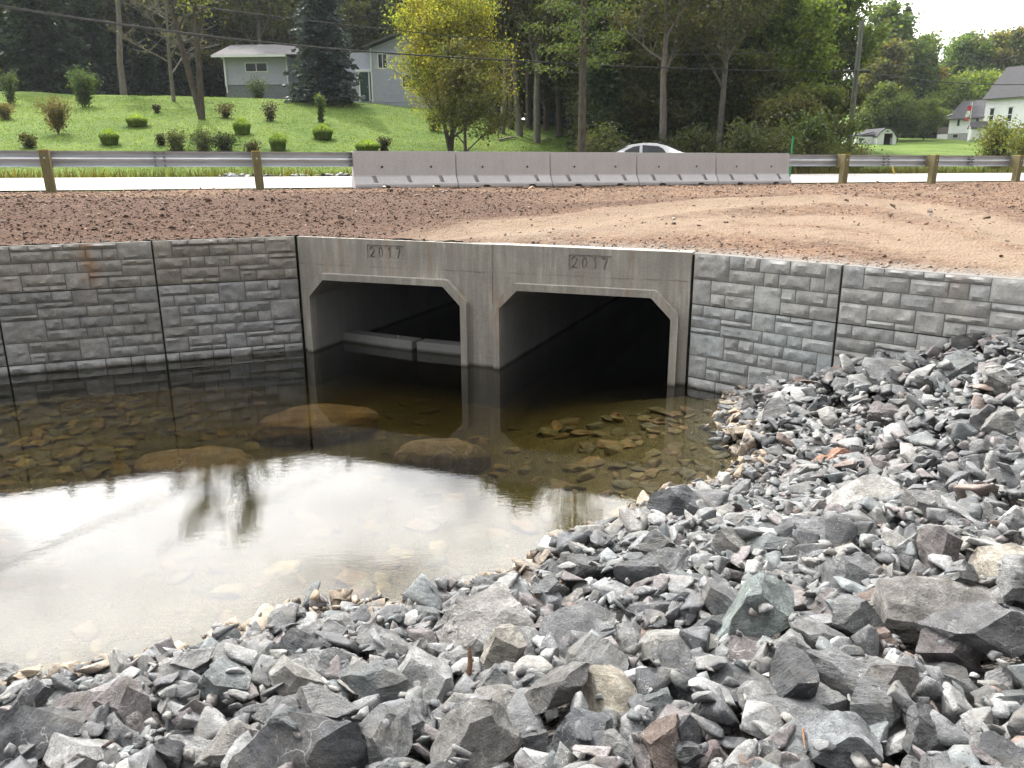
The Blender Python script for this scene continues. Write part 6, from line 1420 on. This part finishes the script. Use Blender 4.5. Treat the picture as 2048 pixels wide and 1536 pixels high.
def heap(name, items, mat, label=None, cat=None):
    Vs, Fs, Ts, off = [], [], [], 0
    for (p, rad, e, lod, vi, col) in items:
        V, F = LO[vi][0][lod]; V = (V * rad) @ rotm(e).T + np.array(p); Vs.append(V); Fs.append(F + off); off += len(V); Ts.append(np.tile(col, (len(F), 1)))
    o = link(name, mesh_np(name, np.concatenate(Vs), np.concatenate(Fs), np.concatenate(Ts)), mat); tag(o, label, cat, kind='stuff'); return o
items = []
for st in REST:
    c_ = np.array(PALETTE[st['ci']][0]) * random.uniform(0.6, 1.1)
    s0_ = float(shore_s(st['p'][0], st['p'][1]))
    if s0_ < 0.22 and random.random() < 0.6:                 # silt-stained stones along the waterline
        c_ = c_ * 0.4 + np.array((0.24, 0.18, 0.115)) * random.uniform(0.5, 1.25)
    items.append((st['p'], st['rad'], st['rot'], 1 if st['rad'] > 0.06 else 0, random.randrange(18), c_))
print('stones', len(STONES), 'heap', len(items))
heap('stone_chips', items, M['rock_small'], 'small grey stone chips filling the gaps between the larger stones')
# cobbles on the bed under the water
SLABS = [i for i in range(18) if LO[i][1] == 'slab'] or [0]
items = []
for _ in range(5200):
    x = random.uniform(-10, 4.2); y = random.uniform(2.5, 13.0)
    if y > float(wall_y(x)) - 0.1: continue
    s0_ = float(shore_s(x, y)); 
    if s0_ > -0.1: continue
    if x > -1 and y > float(wall_y(x)) - 0.9: continue
    dens = 0.12 + 0.7 * max(ss(-3.5, -6.0, x), ss(-0.4, 1.6, x) * ss(5, 7, y), math.exp(s0_ / 0.5))
    if random.random() > dens: continue
    rad = random.uniform(0.04, 0.17) * (0.8 if s0_ > -0.6 else 1.0); z = float(bed_z(x, y)) + rad * 0.12
    z = min(z, -rad * 0.45 - 0.03)
    c_ = np.array(random.choice([(0.26, 0.20, 0.09), (0.20, 0.165, 0.08), (0.30, 0.20, 0.10), (0.17, 0.15, 0.09), (0.24, 0.16, 0.08)])) * random.uniform(0.7, 1.3)
    items.append(((x, y, z), rad, (random.gauss(0, 0.12), random.gauss(0, 0.12), random.uniform(0, 6.28)), 1 if rad > 0.08 else 0, random.choice(SLABS), c_))
heap('stream_cobbles', items, M['rock_small'], 'silt-covered cobbles under the clear brown water')
# three boulders under the water
def round_boulder(seed):
    bm = bmesh.new(); bmesh.ops.create_icosphere(bm, subdivisions=5, radius=1)
    for v in bm.verts:
        p = v.co.copy(); o_ = Vector((seed, seed * .7, 0)); r_ = 1 + 0.22 * noise.fractal(p * 0.9 + o_, 1.0, 2.1, 3) + 0.05 * noise.fractal(p * 3.5 + o_, 0.9, 2.1, 4)
        v.co = Vector((p.x * r_, p.y * r_ * 0.6, max(-0.3, p.z * r_ * 0.42 if p.z < 0.5 else (0.5 + (p.z - 0.5) * 0.45) * r_ * 0.42)))
    me = bpy.data.meshes.new('boulder'); bm.to_mesh(me); bm.free(); return me
M['boulder'] = mat_rock('silted_boulder')
for (pa, pb, hh, lab, col) in (((262, 935), (508, 925), 0.30, 'long low orange-brown boulder under the water, left one of the three', (0.21, 0.13, 0.055)),
                           ((512, 850), (745, 830), 0.27, 'broad rusty boulder under the water nearest the left opening', (0.22, 0.125, 0.055)),
                           ((785, 915), (972, 905), 0.34, 'pointed brown boulder under the water in front of the pier', (0.20, 0.13, 0.06))):
    a_, b_ = onz(*pa, -0.35), onz(*pb, -0.35); c_ = (a_ + b_) / 2; L = (b_ - a_).length / 2
    o = link('boulder', round_boulder(int(L * 1000) % 97), M['boulder']); o.location = (c_.x, c_.y + 0.1, -0.46); o.scale = (L * 1.08, L * 1.0, hh / 0.42); o.rotation_euler = (0.08, 0, math.atan2(b_.y - a_.y, b_.x - a_.x))
    o.color = (*col, 1); tag(o, lab, 'boulder', 'boulders under the water')
    for p_ in o.data.polygons: p_.use_smooth = True
# splintered sticks among the stones
for (x1, y1, x2, y2, lab) in ((1048, 1205, 1138, 1158, 'splintered brown stick lying up the bank by the dark flat stone'), (935, 1352, 945, 1292, 'short dark stick standing in front of the largest flat slab'), (1590, 1425, 1610, 1500, 'thin bent twig near the purplish pointed stone')):
    a_ = hit(x1, y1, lambda x, y: BFN(x, y) + 0.16, 1.5, 20, 0.03); b_ = hit(x2, y2, lambda x, y: BFN(x, y) + 0.19, 1.5, 20, 0.03)
    if x1 == 935: b_ = a_ + Vector((0.01, 0.02, 0.16)); a_ = a_ - Vector((0, 0, 0.05))
    mid = (a_ + b_) / 2 + Vector((0.01, 0.0, 0.01)); w_ = 0.011 if x1 != 1590 else 0.004
    mb = MB(); mb.tube([a_, a_.lerp(mid, 0.5), mid, mid.lerp(b_, 0.6), b_], [w_ * 0.5, w_ * 1.3, w_ * 1.2, w_, w_ * 0.25], 5)
    o = mb.build('stick', M['timber']); tag(o, lab, 'stick')
# gravel on the dirt pad
items = []
for i in range(260):           # clods and odd stones left on the graded dirt
    x = random.uniform(-9, 14); y = random.uniform(7, 22)
    if y < float(wall_y(x)) + 0.2 or qof(x, y) > 0.3: continue
    rad = random.uniform(0.02, 0.05) * (1.6 if random.random() < 0.06 else 1); items.append(((x, y, float(dirt_z(x, y)) + rad * 0.3), rad, (random.uniform(-.5, .5), random.uniform(-.5, .5), random.uniform(0, 6)), 1, i % 18, np.array(random.choice([(.15, .09, .06), (.11, .07, .05), (.2, .16, .13)]))))
heap('clods', items, M['rock_small'], 'clods and odd stones lying on the graded dirt')
items = []
GC = [(0.19, 0.12, 0.085), (0.15, 0.098, 0.072), (0.24, 0.155, 0.11), (0.12, 0.085, 0.07), (0.33, 0.22, 0.16), (0.28, 0.25, 0.22), (0.2, 0.18, 0.17)]
NG = 34000; gs = rng.random((NG * 4, 4)); cnt = 0
xs_ = -11 + gs[:, 0] * 26; ys_ = 6 + gs[:, 1] * 18; qn = xs_ * NV.x + (ys_ - 19.34) * NV.y; wy_ = wall_y(xs_)
tr_, gmm_ = dirt_mask(xs_, ys_); okm = (ys_ > wy_ + 0.10) & (qn < 0.8) & (np.abs(xs_) < 0.72 * ys_ + 0.6)
den = (0.30 + 0.7 * (1 - ss(-2.5, 2.0, xs_)) * (1 - ss(-1.8, -0.6, qn)) + 0.5 * gmm_) * (1 - 0.92 * np.clip(tr_ * 1.6, 0, 1)); okm &= gs[:, 2] < den
idx = np.nonzero(okm)[0][:NG]; zs_ = dz(xs_[idx], ys_[idx]); dk_ = dark_mask(xs_[idx], ys_[idx])
for n_, i in enumerate(idx):
    rad = 0.010 + 0.024 * gs[i, 3] ** 3 + (0.03 if gs[i, 3] > 0.995 else 0)
    c0_ = 1.0 - 0.5 * dk_[n_]
    greyish = gmm_[i] > 0.35 and random.random() < 0.6
    c_ = np.array(GC[random.randrange(5, 7)] if greyish else GC[random.randrange(0, 5)]) * random.uniform(0.75, 1.3) * (c0_ if random.random() < 0.9 else 1)
    items.append(((xs_[i], ys_[i], zs_[n_] + rad * 0.15), rad, (random.uniform(-1, 1), random.uniform(-1, 1), random.uniform(0, 6.28)), 0, n_ % 18, c_))
M['grit'] = NT('gravel_chips'); k_ = M['grit']; at_ = k_.n('ShaderNodeAttribute'); at_.attribute_name = 'tint'; k_.pbr(at_.outputs['Color'], 0.9, spec=0.2); M['grit'] = k_.m
heap('gravel', items, M['grit'], 'loose red-brown gravel scattered over the dirt pad')

heap('ditch_riprap', [(p, r_, (random.uniform(-.4, .4), random.uniform(-.4, .4), random.uniform(0, 6)), 0, i % 18, np.array(PALETTE[i % 5][0]) * 1.2) for p, r_, i in APRON], M['rock_small'], 'grey stones lining the ditch beyond the road under the left rail')

# leaves and bark floating by the stones
M['floatleaf'] = mat_simple('wet_brown_leaf', (0.10, 0.06, 0.03), 0.5)
for i, (px, py, lab) in enumerate([(1092, 1082, 'leftmost of three dark wet leaves floating near the bank'), (1114, 1076, 'middle one of three dark wet leaves floating near the bank'), (1130, 1081, 'rightmost of three dark wet leaves floating near the bank'), (235, 1316, 'dark curled leaf afloat near the tan waterline stones')]):
    p = onz(px, py, 0.004); mb = MB(); r_ = 0.022; pts = [(r_ * math.cos(t) * (1.5 if k % 2 else 0.8), r_ * math.sin(t) * (1 if k % 2 else .6), 0.006 * math.sin(t * 3)) for k, t in enumerate(np.linspace(0, 6.283, 11)[:-1])]
    mb.add([(0, 0, 0.008)] + pts + [(a, b, c + 0.003) for a, b, c in pts], [(0, 11 + k, 11 + (k + 1) % 10) for k in range(10)] + [(1 + k, 1 + (k + 1) % 10, 11 + (k + 1) % 10, 11 + k) for k in range(10)])
    o = mb.build('floating_leaf', M['floatleaf']); o.location = p; tag(o, lab, 'leaf', 'leaves floating on the pond')
# ------------------------------------------------------------------ air
k_ = NT('thin_haze'); pv_ = k_.n('ShaderNodeVolumePrincipled'); pv_.inputs['Color'].default_value = (0.86, 0.92, 1.0, 1); pv_.inputs['Density'].default_value = 0.00022; pv_.inputs['Anisotropy'].default_value = 0.3
k_.t.links.new(pv_.outputs[0], k_.out.inputs['Volume'])
mb = MB(); mb.box(-720, 720, -270, 920, -3.0, 62.0); tag(mb.build('haze', k_.m), kind='stuff')
